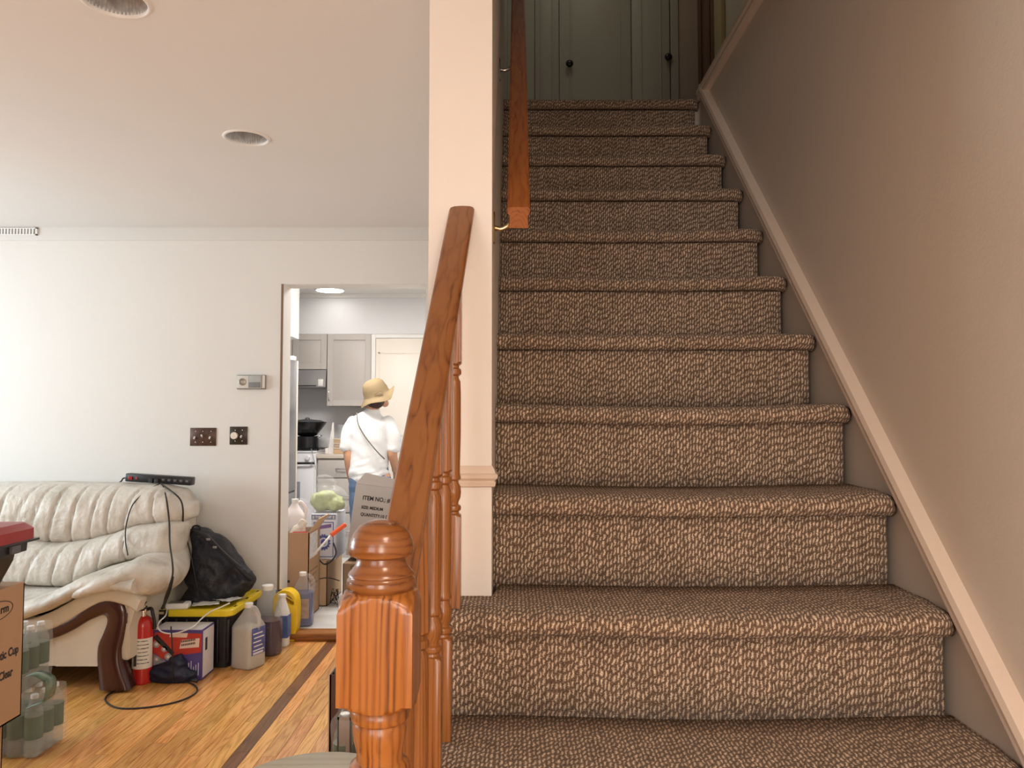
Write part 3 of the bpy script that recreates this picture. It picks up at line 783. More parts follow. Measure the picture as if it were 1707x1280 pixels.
blob('arm_cushion', armleft, .02, m_lea, sofa, 4)
# front: wooden swoosh + leg, cream panels
YF_ = 3.56
up = [(-40, 1056), (42, 1052), (70, 1048), (100, 1038), (125, 1024), (145, 1008), (165, 998), (188, 996), (203, 1004), (210, 1018), (211, 1035), (206, 1060), (200, 1088), (203, 1115), (215, 1150)]
dn = [(-40, 1077), (42, 1073), (70, 1069), (95, 1062), (120, 1051), (145, 1036), (160, 1029), (172, 1025), (178, 1030), (178, 1040), (172, 1056), (164, 1075), (162, 1095), (163, 1115), (166, 1150)]
def strip3(name, up, dn, Yf, dep, mat, parent, bulge=.012, ext=0):
    U = crom([tuple(at(*p, Yf)) for p in up], 5); D = crom([tuple(at(*p, Yf)) for p in dn], 5)
    bm = bmesh.new(); rings = []
    for a, b in zip(U, D):
        m = (a+b)/2; r = []
        for f, dy in ((0, 0), (.08, -.6), (.3, -.95), (.5, -1), (.7, -.95), (.92, -.6), (1, 0)):
            q = a+(b-a)*f; r.append(Vector((q.x, Yf+dy*bulge, max(q.z, 0.0005))))
        r += [Vector((b.x, Yf+dep, max(b.z, .0005))), Vector((a.x, Yf+dep, max(a.z, .0005)))]
        rings.append(r)
    addrings(bm, rings); return frombm(name, bm, mat, parent, sharp=60)
strip3('wooden_trim', up, dn, YF_, .07, m_mah, sofa)
box('wooden_trim', SX0, at(-40, 1060, YF_).x, YF_-.01, YF_+.06, pz(0, 1078, YF_), pz(0, 1056, YF_), m_mah, sofa, bev=.01)
xa0 = at(172, 1060, YF_).x
pzb = pz(100, 1112, YF_)
box('front_panel', SX0, at(166, 1100, YF_).x, YF_+.02, YF_+.05, pzb, pz(100, 1030, YF_), m_lea2, sofa)
prism('front_panel', [tuple((at(*p, YF_).x, at(*p, YF_).z)) for p in [(166, 1112), (90, 1112), (90, 1040), (130, 1000), (160, 985), (185, 975), (215, 985), (225, 1010), (205, 1075), (196, 1090)]], 'Y', YF_+.012, YF_+.05, m_lea2, sofa)
# upper cream rail between seat and wood
strip3('apron', [(-40, 1036), (42, 1033), (80, 1022), (110, 1007), (140, 991), (175, 982), (215, 985), (235, 1000)], [(-40, 1060), (42, 1056), (80, 1050), (110, 1037), (140, 1018), (175, 1002), (212, 1010), (228, 1020)], YF_-.01, .06, m_lea2, sofa, .008)
# side panel on the right
sp = [(3.58, .14), (3.56, .33), (3.57, .45), (3.75, .56), (4.0, .60), (4.3, .62), (4.38, .5), (4.38, .10), (3.9, .13)]
xs_ = at(213, 1050, 3.6).x
prism('side_panel', sp, 'X', xs_-.06, xs_+.02, m_lea2, sofa, bev=.008)
lb_ = bmesh.new(); addlathe(lb_, [(.03, 0), (.028, .06), (.035, .14)], (xs_-.05, 4.28, 0), n=16); frombm('leg', lb_, m_mah, sofa, sharp=40)
box('base_frame', SX0, xs_-.04, 3.66, 4.36, .15, .36, plain('dark_cloth', (.02, .017, .016), .9), sofa)
lb_ = bmesh.new(); addlathe(lb_, [(.03, 0), (.028, .06), (.035, .16)], (SX0+.1, 3.7, 0), n=16); frombm('leg', lb_, m_mah, sofa, sharp=40)
lb_ = bmesh.new(); addlathe(lb_, [(.03, 0), (.028, .06), (.035, .16)], (SX0+.1, 4.25, 0), n=16); frombm('leg', lb_, m_mah, sofa, sharp=40)
box('back_frame', SX0, at(318, 900, 4.3).x, 4.22, 4.40, .13, .80, m_lea2, sofa, bev=.03)

# ---------- power strip and cords
pA, pB = at(213, 795, 4.20), at(322, 802, 4.20)
ps_ = thing('power_strip', 'black power strip lying along the top edge of the sofa back', 'power strip', pA, 0)
d = pB-pA; ps_.rotation_euler = (0, -math.atan2(d.z, d.x), 0); L = d.length
box('housing', 0, L, -.03, .03, -.022, .022, m_black, ps_, bev=.006)
box('switch', .018, .040, -.034, -.03, -.010, .008, plain('red_switch', (.35, .02, .015), .3), ps_, bev=.001)
box('reset_button', .058, .068, -.033, -.03, -.006, .006, plain('red_switch2', (.4, .05, .04), .3), ps_, bev=.001)
for i in range(5):
    x = .20+i*.032
    box('socket', x, x+.016, -.0325, -.03, -.006, .006, plain('socket_grey', (.10, .10, .10), .4), ps_, bev=.001)
for i, x in enumerate((.135, .165)):
    box('plug', x, x+.022, -.048, -.030, -.020, .004, m_blackrub, ps_, bev=.003)
cords = []
cords.append(tube('cord', [P3(266, 806, 4.13), P3(245, 818, 4.0), P3(222, 840, 3.93), P3(211, 872, 3.88), P3(209, 900, 3.84), P3(213, 925, 3.74)], .003, m_blackrub))
cords.append(tube('cord', [P3(270, 806, 4.13), P3(277, 830, 3.96), P3(282, 870, 3.92), P3(283, 905, 3.80), P3(287, 935, 3.66), P3(288, 955, 3.62), P3(284, 972, 3.60), P3(276, 995, 3.62), P3(272, 1012, 3.80)], .0042, m_blackrub))
cords.append(tube('cord', [P3(268, 806, 4.13), P3(285, 818, 4.0), P3(300, 832, 3.97), P3(305, 850, 3.97), P3(304, 880, 4.04), P3(300, 900, 4.06)], .0042, m_blackrub))
cords.append(tube('cord', [P3(214, 797, 4.21), P3(206, 797, 4.22), P3(202, 802, 4.22), P3(196, 806, 4.30)], .004, m_blackrub))
bpy.context.view_layer.update()
for c_ in cords: c_.parent = ps_; c_.matrix_parent_inverse = ps_.matrix_world.inverted()
# loop of cord on the floor
pts = [(215, 1128), (200, 1146), (180, 1158), (176, 1168), (190, 1178), (215, 1181), (260, 1177), (300, 1168), (325, 1156), (328, 1146), (315, 1138), (290, 1134), (270, 1136)]
tag(tube('floor_cord', [tuple(fl(px, py, .004)) for px, py in pts], .0038, m_blackrub), 'black cord lying in a loop on the wood floor before the sofa leg', 'cord')

# ---------- fire extinguisher
p = fl(229, 1143)
fe = thing('fire_extinguisher', 'small red fire extinguisher with white label beside the sofa leg', 'fire extinguisher', (p.x, p.y+.045, 0), .25)
m_red = plain('extinguisher_red', (.50, .018, .015), .28, var=.05, coat=.3)
lathe('cylinder', [(.040, 0), (.045, .006), (.0455, .02), (.0455, .262), (.043, .282), (.034, .300), (.022, .309), (.018, .312)], (0, 0, 0), m_red, fe, n=40)
bm = bmesh.new(); rings = []
for z in (.075, .215):
    rings.append([Vector((.0461*cos(t), .0461*sin(t), z)) for t in [radians(-165+i*5) for i in range(31)]])
addrings(bm, rings, cap=False, closed=False)
lab = frombm('label', bm, plain('extinguisher_label', (.78, .75, .68), .5, var=.02), fe, True)
def curvtext(body, size, z, ang0, r, parent, mat, name='lettering'):
    o = text(name, body, size, (0, 0, 0), (0, 0, 0), mat, parent, ext=.0001, bold=.0003)
    for v in o.data.vertices:
        a_ = ang0+v.co.x/r; rr_ = r+.0003+v.co.z; zz = z+v.co.y
        v.co = Vector((rr_*cos(a_), rr_*sin(a_), zz))
    return o
for i, (tx, s) in enumerate((('DRY CHEMICAL', .007), ('FIRE EXTINGUISHER', .006), ('TO OPERATE', .009), ('1 HOLD UPRIGHT', .006), ('2 STAND BACK 8 FT', .006), ('3 SQUEEZE LEVER', .006), ('AIM AT BASE OF FIRE', .006))):
    curvtext(tx, s, .203-i*.017, radians(-112), .0461, lab, m_ink)
box('pictogram', -.030, -.018, -.0440, -.036, .09, .20, m_ink, fe)
lathe('valve', [(.014, .311), (.014, .33), (.019, .332), (.019, .345), (.010, .348), (.010, .36)], (0, 0, 0), m_chrome, fe, n=20)
bm = bmesh.new(); addbox(bm, -.012, .012, -.05, .03, .345, .352, .002); frombm('lever', bm, m_black, fe)
bm = bmesh.new(); addbox(bm, -.011, .011, -.055, .02, .368, .374, .002)
frombm('lever', bm, m_black, fe)
tube('hose', [(.012, 0, .34), (.035, -.008, .345), (.044, -.014, .32), (.052, -.016, .28), (.052, -.016, .25)], .008, m_black, fe)
tube('pull_ring', [(-.02+.014*cos(t), -.02, .352+.014*sin(t)) for t in [i*pi/5 for i in range(11)]], .0018, m_chrome, fe, n=6, k=3)
box('tag', -.045, -.018, -.046, -.045, .305, .345, m_whitep, fe)

# ---------- printed box
p0 = fl(250, 1134); p1 = at(336, 1130, p0.y)
yb0 = p0.y; bw = p1.x-p0.x; zt_b = at(300, 1050, yb0).z
pb = thing('product_box', 'red and purple printed cardboard box in front of the black tote', 'box', (p0.x, yb0, 0))
m_purp = plain('purple_print', (.085, .06, .22), .45, var=.05)
boxes('box', [(0, bw, 0, .15, 0, zt_b)], m_purp, pb, bev=.002)
m_redp = plain('red_print', (.50, .045, .03), .45, var=.1); m_whp = plain('pale_print', (.74, .72, .75), .5)
def flatpoly(name, pts, y, mat, parent, th=.0006, axis='Y'):
    bm = bmesh.new(); addprism(bm, pts, axis, y, y-th); return frombm(name, bm, mat, parent)
H = zt_b
flatpoly('red_panel', [(.002, H*.58), (.02, H*.95), (bw-.003, H*.93), (bw-.003, H*.56), (bw*.6, H*.50), (bw*.25, H*.42)], -.0004, m_redp, pb)
flatpoly('photo_panel', [(.002, .004), (.002, H*.56), (bw*.28, H*.40), (bw*.38, H*.22), (bw*.3, .004)], -.0006, plain('photo_grey', (.30, .28, .30), .5, var=.6, scale=30), pb)
for cx, cz, rr_ in ((.028, H*.72, .017), (.065, H*.62, .014), (.085, H*.47, .017), (.03, H*.42, .015)):
    flatpoly('tool_picture', [(cx+rr_*cos(t), cz+rr_*sin(t)) for t in [i*pi/8 for i in range(16)]], -.0010, plain('tool_grey', (.35, .33, .33), .4), pb)
    flatpoly('tool_picture', [(cx+rr_*.45*cos(t), cz+rr_*.45*sin(t)) for t in [i*pi/8 for i in range(16)]], -.0016, plain('tool_light', (.75, .70, .62), .4), pb)
flatpoly('tool_picture', [(.01, H*.85), (.10, H*.50), (.115, H*.55), (.03, H*.92)], -.0010, m_ink, pb)
flatpoly('pale_panel', [(bw*.56, H*.63), (bw*.60, H*.80), (bw-.012, H*.84), (bw-.015, H*.66)], -.0010, plain('cream_print', (.75, .6, .5), .5), pb)
flatpoly('pale_panel', [(bw*.36, H*.86), (bw*.38, H*.94), (bw*.72, H*.94), (bw*.70, H*.85)], -.0010, plain('cream_print', (.75, .6, .5), .5), pb)
for i in range(2):
    for j in range(9):
        x = bw*.60+j*.0075; z = H*(.68+.07*i)
        box('lettering', x, x+.005, -.0018, -.001, z+j*.0012, z+.010+j*.0012, m_ink, pb)
for j in range(11):
    x = bw*.46+j*.0115
    box('lettering', x, x+.003, -.0012, -.0004, .02+.004*(j % 3), .065+.009*((j*5) % 4), m_whp, pb)
box('side_panel', bw-.001, bw+.0008, .010, .140, .010, H-.008, m_whp, pb)
box('top_panel', .004, bw-.004, .004, .146, H-.001, H+.0006, m_whp, pb)
box('barcode', bw+.0008, bw+.0014, .035, .06, H*.55, H*.8, m_ink, pb)

# ---------- black tote with yellow lid
q0 = fl(383, 1116); TX1 = q0.x; TY0 = q0.y; TX0 = TX1-.385; TY1 = TY0+.46
zl = at(330, 1016, TY0).z
tt = thing('storage_tote', 'black plastic storage tote with a bright yellow lid', 'storage bin', (0, 0, 0))
m_tb = plain('tote_black', (.010, .009, .010), .4, var=.1)
m_ty = plain('lid_yellow', (.80, .60, .02), .35, var=.05)
bm = bmesh.new()
def rrect(x0, x1, y0, y1, z, r=.03, n=5):
    out = []
    for cx, cy, a0 in ((x1-r, y1-r, 0), (x0+r, y1-r, 90), (x0+r, y0+r, 180), (x1-r, y0+r, 270)):
        for i in range(n+1):
            t = radians(a0+90*i/n); out.append(Vector((cx+r*cos(t), cy+r*sin(t), z)))
    return out
addrings(bm, [rrect(TX0+.03, TX1-.02, TY0+.03, TY1-.02, 0.0), rrect(TX0+.012, TX1-.008, TY0+.012, TY1-.01, zl-.035), rrect(TX0+.004, TX1, TY0+.004, TY1, zl-.035), rrect(TX0+.004, TX1, TY0+.004, TY1, zl-.03)])
frombm('bin', bm, m_tb, tt, sharp=40)
for i in range(7):
    x = TX0+.05+i*.052
    box('rib', x, x+.012, TY0+.006, TY0+.026, .03, zl-.05, m_tb, tt, bev=.002)
bm = bmesh.new()
e = .012
addrings(bm, [rrect(TX0-e, TX1+e, TY0-e, TY1+e, zl-.032, .04), rrect(TX0-e-.003, TX1+e+.003, TY0-e-.003, TY1+e+.003, zl-.026, .04), rrect(TX0-e, TX1+e, TY0-e, TY1+e, zl-.004, .04), rrect(TX0-e+.006, TX1+e-.006, TY0-e+.006, TY1+e-.006, zl, .036),
              rrect(TX0+.016, TX1-.016, TY0+.016, TY1-.016, zl, .03), rrect(TX0+.024, TX1-.024, TY0+.024, TY1-.024, zl-.012, .03)])
frombm('lid', bm, m_ty, tt, sharp=40)
for i in range(5):
    y = TY0+.06+i*.085
    boxes('lid_slot', [(TX1-.010, TX1+.002, y, y+.03, zl-.002, zl+.0008)], plain('slot_dark', (.10, .07, .01), .6), tt)
for y in (TY0+.11, TY0+.27):
    box('lid_tab', TX1-.012, TX1+.010, y, y+.05, zl-.001, zl+.008, m_ty, tt, bev=.003)
box('latch', TX0+.02, TX0+.08, TY0-.020, TY0-.012, zl-.05, zl+.002, m_tb, tt, bev=.003)
box('latch_label', TX0+.03, TX0+.06, TY0-.0212, TY0-.0198, zl-.018, zl-.006, plain('tan_label', (.5, .38, .22), .5), tt)
# router on lid, papers, cable
rp_ = fl(293, 1016, zl)
ro = thing('router', 'small white charger box lying on the yellow lid', 'charger', (rp_.x, rp_.y+.03, zl), .12)
box('body', -.055, .055, -.035, .035, .0, .030, m_whitep, ro, bev=.009, seg=3)
box('top_window', -.045, .03, -.028, .024, .0295, .0310, plain('glass_grey', (.18, .17, .16), .15), ro, bev=.0004)
pp = thing('paper_sheets', 'crumpled white papers on the yellow lid before the backpack', 'paper', (0, 0, 0))
def sheet(name, c, sx, sy, rot, amp, mat, parent, seed, z0):
    bm = bmesh.new(); n = 10; G = []
    M = Matrix.Rotation(rot, 3, 'Z')
    for i in range(n+1):
        G.append([bm.verts.new(Vector(c)+M @ Vector(((i/n-.5)*sx, (j/n-.5)*sy, z0+amp*(1+noise.noise(Vector((i*.4, j*.5, seed))))))) for j in range(n+1)])
    for i in range(n):
        for j in range(n): bm.faces.new((G[i][j], G[i+1][j], G[i+1][j+1], G[i][j+1]))
    o = frombm(name, bm, mat, parent, True); s = o.modifiers.new('s', 'SOLIDIFY'); s.thickness = .0006; return freeze(o)
c_ = fl(340, 1010, zl)
sheet('sheet', (c_.x, c_.y+.03, zl), .13, .10, .3, .008, m_whitep, pp, 1, .001)
sheet('sheet', (c_.x+.09, c_.y+.08, zl), .12, .10, -.4, .008, m_whitep, pp, 5, .012)
wc = [(383, 1005, .03), (368, 1012, .025), (350, 1020, .02), (335, 1032, -.02), (325, 1042, -.06), (310, 1050, -.08), (290, 1056, -.09), (272, 1054, -.09), (263, 1046, -.08), (266, 1036, -.05), (276, 1026, -.02), (279, 1014, .012)]
tag(tube('white_cable', [tuple(at(px, py, (TY0+.02, TY0+.01, TY0-.02, TY0-.06, yb0+.02, yb0-.014, yb0-.014, yb0-.014, yb0-.014, yb0-.01, yb0+.06, TY0+.02)[i])) for i, (px, py, _) in enumerate(wc)], .0035, m_whitep), 'white charging cable drooping over the front of the yellow lid', 'cable')
tag(tube('adapter_cord', [P3(288, 962, 3.62), P3(283, 985, 3.66), P3(277, 1000, 3.80), P3(270, 1014, TY0-.02)], .006, m_blackrub), 'thick black adapter lead ending on the tote latch', 'cord')
tag(tube('rod', [P3(285, 1044, 3.60), P3(287, 1075, 3.60), (fl(289, 1140).x, fl(289, 1140).y, .004)], .0032, m_blackrub), 'thin black upright rod in front of the printed box', 'rod')

# ---------- backpack on the tote
YP = TY0+.24
bp_ = thing('backpack', 'slumped black backpack leaning on the sofa arm atop the yellow lid', 'backpack', (0, 0, 0))
m_bag = plain('bag_nylon', (.012, .014, .022), .50, var=.4, scale=14, bump=.9, bscale=30)
def bagb(bm):
    S_ = []
    for px, py, Y, ra, rb in ((318, 1003, YP, .05, .12), (345, 985, YP, .11, .13), (352, 955, YP, .15, .13), (348, 925, YP+.02, .13, .11), (334, 898, YP+.03, .075, .08), (326, 888, YP+.03, .045, .05)):
        q = at(px, py, Y); S_.append((q.x, q.y, q.z, ra, rb))
    addloft(bm, S_, n=24, ref=(0, 1, 0), k=5)
    S_ = []
    for px, py, Y, ra, rb in ((325, 990, YP, .05, .10), (365, 985, YP, .085, .11), (398, 975, YP, .065, .09), (415, 964, YP, .035, .06)):
        q = at(px, py, Y); S_.append((q.x, q.y, q.z, ra, rb))
    addloft(bm, S_, n=20, ref=(0, 1, 0), k=5)
    S_ = []
    for px, py, Y, ra, rb in ((330, 890, YP, .03, .06), (362, 915, YP, .05, .07), (392, 942, YP, .045, .06), (415, 958, YP, .03, .05)):
        q = at(px, py, Y); S_.append((q.x, q.y, q.z, ra, rb))
    addloft(bm, S_, n=20, ref=(0, 1, 0), k=5)
def bagd(c):
    return .012*noise.noise(c*14)+.007*noise.noise(Vector((c.x*30+c.z*20, c.y*16, c.z*14)))
bo = blob('bag_body', bagb, .011, m_bag, bp_, 3, bagd)
for v in bo.data.vertices:
    if v.co.z < zl+.001: v.co.z = zl+.001
yfr = YP-.11
tube('strap', [P3(322, 884, YP-.06), P3(338, 892, yfr), P3(360, 912, yfr), P3(385, 935, yfr), P3(405, 955, yfr+.02), P3(418, 966, YP-.03)], .012, plain('strap_black', (.008, .008, .009), .8), bp_, flat=.4)
tube('zip', [P3(312, 900, YP-.08), P3(318, 925, yfr-.01), P3(324, 955, yfr-.03), P3(330, 985, yfr-.02)], .0035, m_blackrub, bp_)
tube('zip', [P3(345, 890, yfr+.02), P3(372, 918, yfr+.01), P3(402, 945, yfr+.03)], .004, plain('zip_grey', (.07, .07, .075), .4), bp_)
tube('handle_loop', [P3(320, 890, YP), P3(322, 878, YP), P3(332, 877, YP), P3(338, 888, YP)], .008, m_bag, bp_, flat=.6)
for px, py in ((347, 899), (358, 912)):
    q = at(px, py, yfr-.01); box('buckle', q.x-.010, q.x+.010, q.y-.004, q.y+.004, q.z-.006, q.z+.006, plain('buckle_grey', (.22, .22, .22), .3), bp_, bev=.002)

# folded umbrella / cloth bundle
ub = thing('folded_umbrella', 'crumpled navy folded umbrella on the floor before the printed box', 'umbrella', (0, 0, 0))
def umb(bm):
    S_ = []
    for px, py, ra, rb in ((252, 1126, .035, .03), (270, 1122, .048, .04), (290, 1122, .058, .045), (308, 1128, .045, .035), (322, 1134, .022, .02)):
        q = fl(px, 1136); S_.append((q.x, q.y, max(.03, at(px, py, q.y).z), ra, rb))
    addloft(bm, S_, n=20, ref=(0, 1, 0), k=5)
    q = fl(295, 1138); addloft(bm, [(q.x-.03, q.y, .03, .03, .03), (q.x, q.y+.01, .10, .04, .03), (q.x+.01, q.y+.01, .125, .012, .012)], n=14)
uo = blob('canopy', umb, .006, plain('navy_nylon', (.008, .012, .035), .5, var=.3, scale=20, bump=.3, bscale=50), ub, 3, lambda c: .010*noise.noise(Vector((c.x*18, c.y*40, c.z*40))))
for v in uo.data.vertices:
    if v.co.z < .001: v.co.z = .001
q = fl(318, 1140); tube('handle', [(q.x, q.y, .02), (q.x+.035, q.y-.012, .018)], .010, m_black, ub, smooth=False)

# ---------- jugs
def jug(name, label, pos, rot, h, wx, wy, shell, cap, liq=None, liqf=.6, cat='jug', handle=True, lab=None, neck=.018, capcol=None, sq=.5, sh=.66, group=None):
    t = thing(name, label, cat, pos, rot, group)
    n = 40
    def ring(rx, ry, z, p=sq):
        out = []
        for i in range(n):
            a_ = 2*pi*i/n; c, s = cos(a_), sin(a_)
            out.append(Vector((rx*(abs(c)**p)*(1 if c >= 0 else -1), ry*(abs(s)**p)*(1 if s >= 0 else -1), z)))
        return out
    def wall(f):      # width factor at height fraction
        if f < .02: return .93
        if f < sh: return 1.0
        if f > .93: return neck/wx
        t_ = (f-sh)/(.93-sh); return 1+(neck/wx-1)*(t_**1.25*(.6)+.4*t_*t_*(3-2*t_))
    fs = [0, .012, .03]+[.03+(sh-.03)*i/6 for i in range(1, 7)]+[sh+(.93-sh)*i/8 for i in range(1, 9)]+[.94]
    bm = bmesh.new(); rings = []
    for f in fs:
        wf = wall(f); 
        if f == 0: wf = .90
        if f == .012: wf = .97
        k_ = max(0, (f-sh)/(.93-sh)) if f > sh else 0
        rings.append(ring(wx*wf, (wy*wf if k_ < .5 else wy*wf+(wx*wf-wy*wf)*(k_-.5)*2), f*h, sq+(1-sq)*k_))
    addrings(bm, rings); frombm('bottle', bm, shell, t, sharp=60)
    if liq:
        bm = bmesh.new(); rings = []
        for f in [0.006, .03, liqf*.3, liqf*.6, liqf]:
            wf = wall(f)*.965 if f > .01 else .88
            rings.append(ring(wx*wf, wy*wf, f*h))
        addrings(bm, rings); frombm('liquid', bm, liq, t, sharp=60)
    bm = bmesh.new(); addlathe(bm, [(neck*1.12, h*.93), (neck*1.15, h*.935), (neck*1.15, h*.995), (neck*1.05, h)], n=28)
    frombm('cap', bm, capcol or cap, t, sharp=35)
    if handle:
        hx = wx
        tube('handle', [(neck*.8, 0, h*.90), (hx*.55, 0, h*.93), (hx*.92, 0, h*.84), (hx*1.0, 0, h*.70), (hx*.85, 0, h*.60)], .010, shell, t, n=12, flat=1.2)
    if lab:
        (l0, l1, side, mt) = lab
        if side == 'front': box('label', -wx*.72, wx*.72, -wy-.0012, -wy+.002, h*l0, h*l1, mt, t)
        else: box('label', wx-.002, wx+.0012, -wy*.72, wy*.72, h*l0, h*l1, mt, t)
    return t
m_hdpe = plain('milky_plastic', (.72, .70, .66), .35, var=.02, alpha=.40)
m_pet = plain('clear_plastic', (.62, .66, .68), .06, var=.01, alpha=.10)
m_petb = plain('bottle_plastic', (.50, .56, .52), .08, var=.1, alpha=.32)
m_vin = plain('pale_liquid', (.52, .46, .36), .2, var=.02)
def labelmat(name, c): return plain(name, c, .45, var=.35, scale=40)
p = fl(406, 1117)
J = jug('vinegar_jug', 'cloudy white jug of pale liquid with blue side label', (p.x, p.y+.065, 0), -.42, .315, .066, .064, m_hdpe, m_whitep, m_vin, .62,
        lab=(.22, .64, 'side', labelmat('blue_label', (.10, .13, .36))), sq=.38, sh=.63)
for i in range(5):
    box('lettering', .0672, .0678, -.040+.006*(i % 2), .036-.01*(i % 3), .315*(.28+.065*i), .315*(.28+.065*i)+.006, m_whp, J)
box('lettering', .0672, .0680, -.04, .03, .315*.23, .315*.26, m_whp, J)
p = fl(437, 1096)
m_purl = plain('purple_liquid', (.04, .004, .03), .12, var=.2)
J = jug('cleaner_bottle', 'tall clear bottle half full of dark purple cleaner', (p.x, p.y+.075, 0), -.35, .36, .078, .058, m_pet, m_whitep, m_purl, .50,
        cat='bottle', sq=.62, sh=.52, neck=.026)
box('label', -.070, -.006, -.0600, -.0585, .085, .235, labelmat('purple_label', (.20, .03, .09)), J)
box('label_band', -.068, -.008, -.0606, -.0596, .205, .228, plain('orange_band', (.80, .35, .06), .5), J)
box('barcode', -.055, -.018, -.0606, -.0596, .062, .084, m_whp, J)
text('lettering', 'SO', .038, (-.062, -.0608, .175), FRONT, m_ink, J, ext=.0003, bold=.002, shear=.2)
box('lettering', -.062, -.018, -.0606, -.0598, .120, .140, m_whp, J)
for i in range(4):
    for j in range(2):
        bm = bmesh.new(); addellip(bm, (.012+j*.035, -.0575, .09+i*.032), .004, .003, .004, u=8, v=6); frombm('dimple', bm, m_pet, J, True)
p = fl(470, 1080)
J = jug('detergent_bottle', 'white bottle with blue label squeezed between purple and yellow bottles', (p.x-.015, p.y+.045, 0), 0, .28, .040, .035, m_whitep, m_whitep, None, 0, cat='bottle', handle=False, sq=.6, sh=.6)
box('label', .0, .0405, -.0362, -.034, .05, .17, labelmat('blue_label2', (.10, .17, .42)), J)
box('label', .0395, .0412, -.030, .030, .05, .17, labelmat('blue_label2', (.10, .17, .42)), J)
# yellow jug with slanted handle: prism outline with a hole
m_yel = plain('yellow_plastic', (.85, .56, .015), .30, var=.03)
p = fl(474, 1069); Yy = p.y
yj = thing('antifreeze_jug', 'bright yellow plastic jug with an arched handle beside the doorway', 'jug', (0, 0, 0))
out = [(459, 1069), (457, 1040), (454, 1012), (456, 995), (464, 987), (476, 984), (486, 988), (493, 998), (495, 1015), (494, 1045), (490, 1069)]
hole = [(467, 994), (473, 991), (482, 994), (488, 1001), (489, 1008), (484, 1008), (474, 1002), (468, 999)]
def w2(pts, Y): return [(at(a_, b_, Y).x, max(at(a_, b_, Y).z, .0)) for a_, b_ in pts]
def hollow(name, out, hole, Y, th, mat, parent):
    O = crom([(a_, b_, 0) for a_, b_ in w2(out, Y)], 4); Hh = crom([(a_, b_, 0) for a_, b_ in w2(hole+hole[:1], Y)], 4)[:-1]
    bm = bmesh.new()
    vo = [bm.verts.new((p_.x, Y, max(p_.y, 0))) for p_ in O]; vh = [bm.verts.new((p_.x, Y, p_.y)) for p_ in Hh]
    eo = [bm.edges.new((vo[i], vo[(i+1) % len(vo)])) for i in range(len(vo))]; eh = [bm.edges.new((vh[i], vh[(i+1) % len(vh)])) for i in range(len(vh))]
    bmesh.ops.triangle_fill(bm, edges=eo+eh, use_beauty=True)
    r = bmesh.ops.extrude_face_region(bm, geom=list(bm.faces))
    for v_ in r['geom']:
        if isinstance(v_, bmesh.types.BMVert): v_.co.y += th
    o = frombm(name, bm, mat, parent)
    m1 = o.modifiers.new('b', 'BEVEL'); m1.width = .007; m1.segments = 3; m1.angle_limit = radians(50)
    return freeze(o)
hollow('jug_body', out, hole, Yy, .09, m_yel, yj)
q = at(461, 1000, Yy); lathe('cap', [(.016, 0), (.017, .003), (.017, .022), (.014, .025)], (q.x+.0, Yy+.045, at(461, 993, Yy).z), m_black, yj, n=20)
q = at(474, 1026, Yy); text('lettering', 'ne', .035, (q.x-.012, Yy-.0008, q.z), FRONT, m_ink, yj, ext=.0003, bold=.001)
for i in range(6):
    q = at(473, 1034+i*5, Yy); box('lettering', q.x-.012, q.x+.026-.008*(i % 2), Yy-.0008, Yy+.001, q.z-.0015, q.z+.0015, plain('olive_ink', (.35, .22, .02), .5), yj)

# ============================================================ KITCHEN
ZK = .05
m_tile = plain('kitchen_tile', (.84, .83, .81), .28, var=.03, scale=3)
KX0, KX1, KY1, KZ = -2.75, XSL, 7.35, 2.38
fk = struct(box('floor_kitchen', KX0, KX1, YB2-.13, KY1, -.02, ZK-.004, plain('grout', (.55, .52, .49), .7)))
tm = bpy.data.meshes.new('tile'); bm = bmesh.new(); addbox(bm, -.152, .152, -.152, .152, -.004, 0, .001); bm.to_mesh(tm); bm.free(); tm.materials.append(m_tile)
x = KX0+.155
while x < KX1-.15:
    y = YB2-.13+.155
    while y < KY1-.1:
        o = bpy.data.objects.new('tile', tm); COL.objects.link(o); o.parent = fk; o.location = (x, y, ZK); y += .306
    x += .306
th = struct(prism('trim_9', [(YB-.035, 0), (YB-.045, .012), (YB-.045, .040), (YB-.038, .048), (YB-.02, .052), (YB+.03, .052), (YB+.03, 0)], 'X', OX0+.001, OX1-.001, oak('threshold_oak', (.40, .16, .035), (.28, .095, .018), (.15, .045, .008), axis='X', freq=120)))
struct(box('wall_kitchen_back', KX0-.1, KX1, KY1, KY1+.1, 0, KZ, m_kit_wall))
struct(box('wall_kitchen_left', KX0-.1, KX0, YB2, KY1, 0, KZ, m_kit_wall))
struct(box('wall_kitchen_right', XSL-.0, XS, YE, KY1+.1, 0, KZ+.1, m_kit_wall))
struct(box('ceiling_kitchen', KX0-.1, XSL, YB2, KY1+.1, KZ, KZ+.1, m_white))
# soffit over the cabinets
YCAB = 6.95
zc1 = at(580, 557, YCAB).z; zc0 = at(580, 677, YCAB).z
struct(box('wall_soffit', KX0, KX1, YCAB-.02, KY1, zc1, KZ-.035, m_kit_wall))
struct(box('shadow_line0', KX0, KX1, YCAB-.05, KY1, KZ-.035, KZ, m_white))
# round ceiling light
d_ = ray(550, 482); t_ = (KZ-CH)/d_.z; kp = Vector((d_.x*t_, d_.y*t_, KZ))
kl = thing('kitchen_ceiling_light', 'glowing round flush light in the kitchen ceiling', 'ceiling light', kp)
lathe('rim', [(.13, 0), (.135, -.004), (.13, -.012), (.118, -.013)], (0, 0, 0), m_white, kl)
lathe('diffuser', [(.118, -.010), (.116, -.015), (.06, -.019), (.001, -.02)], (0, 0, 0), plain('lit_diffuser', (1, .96, .9), .5, emis=9, var=0), kl)
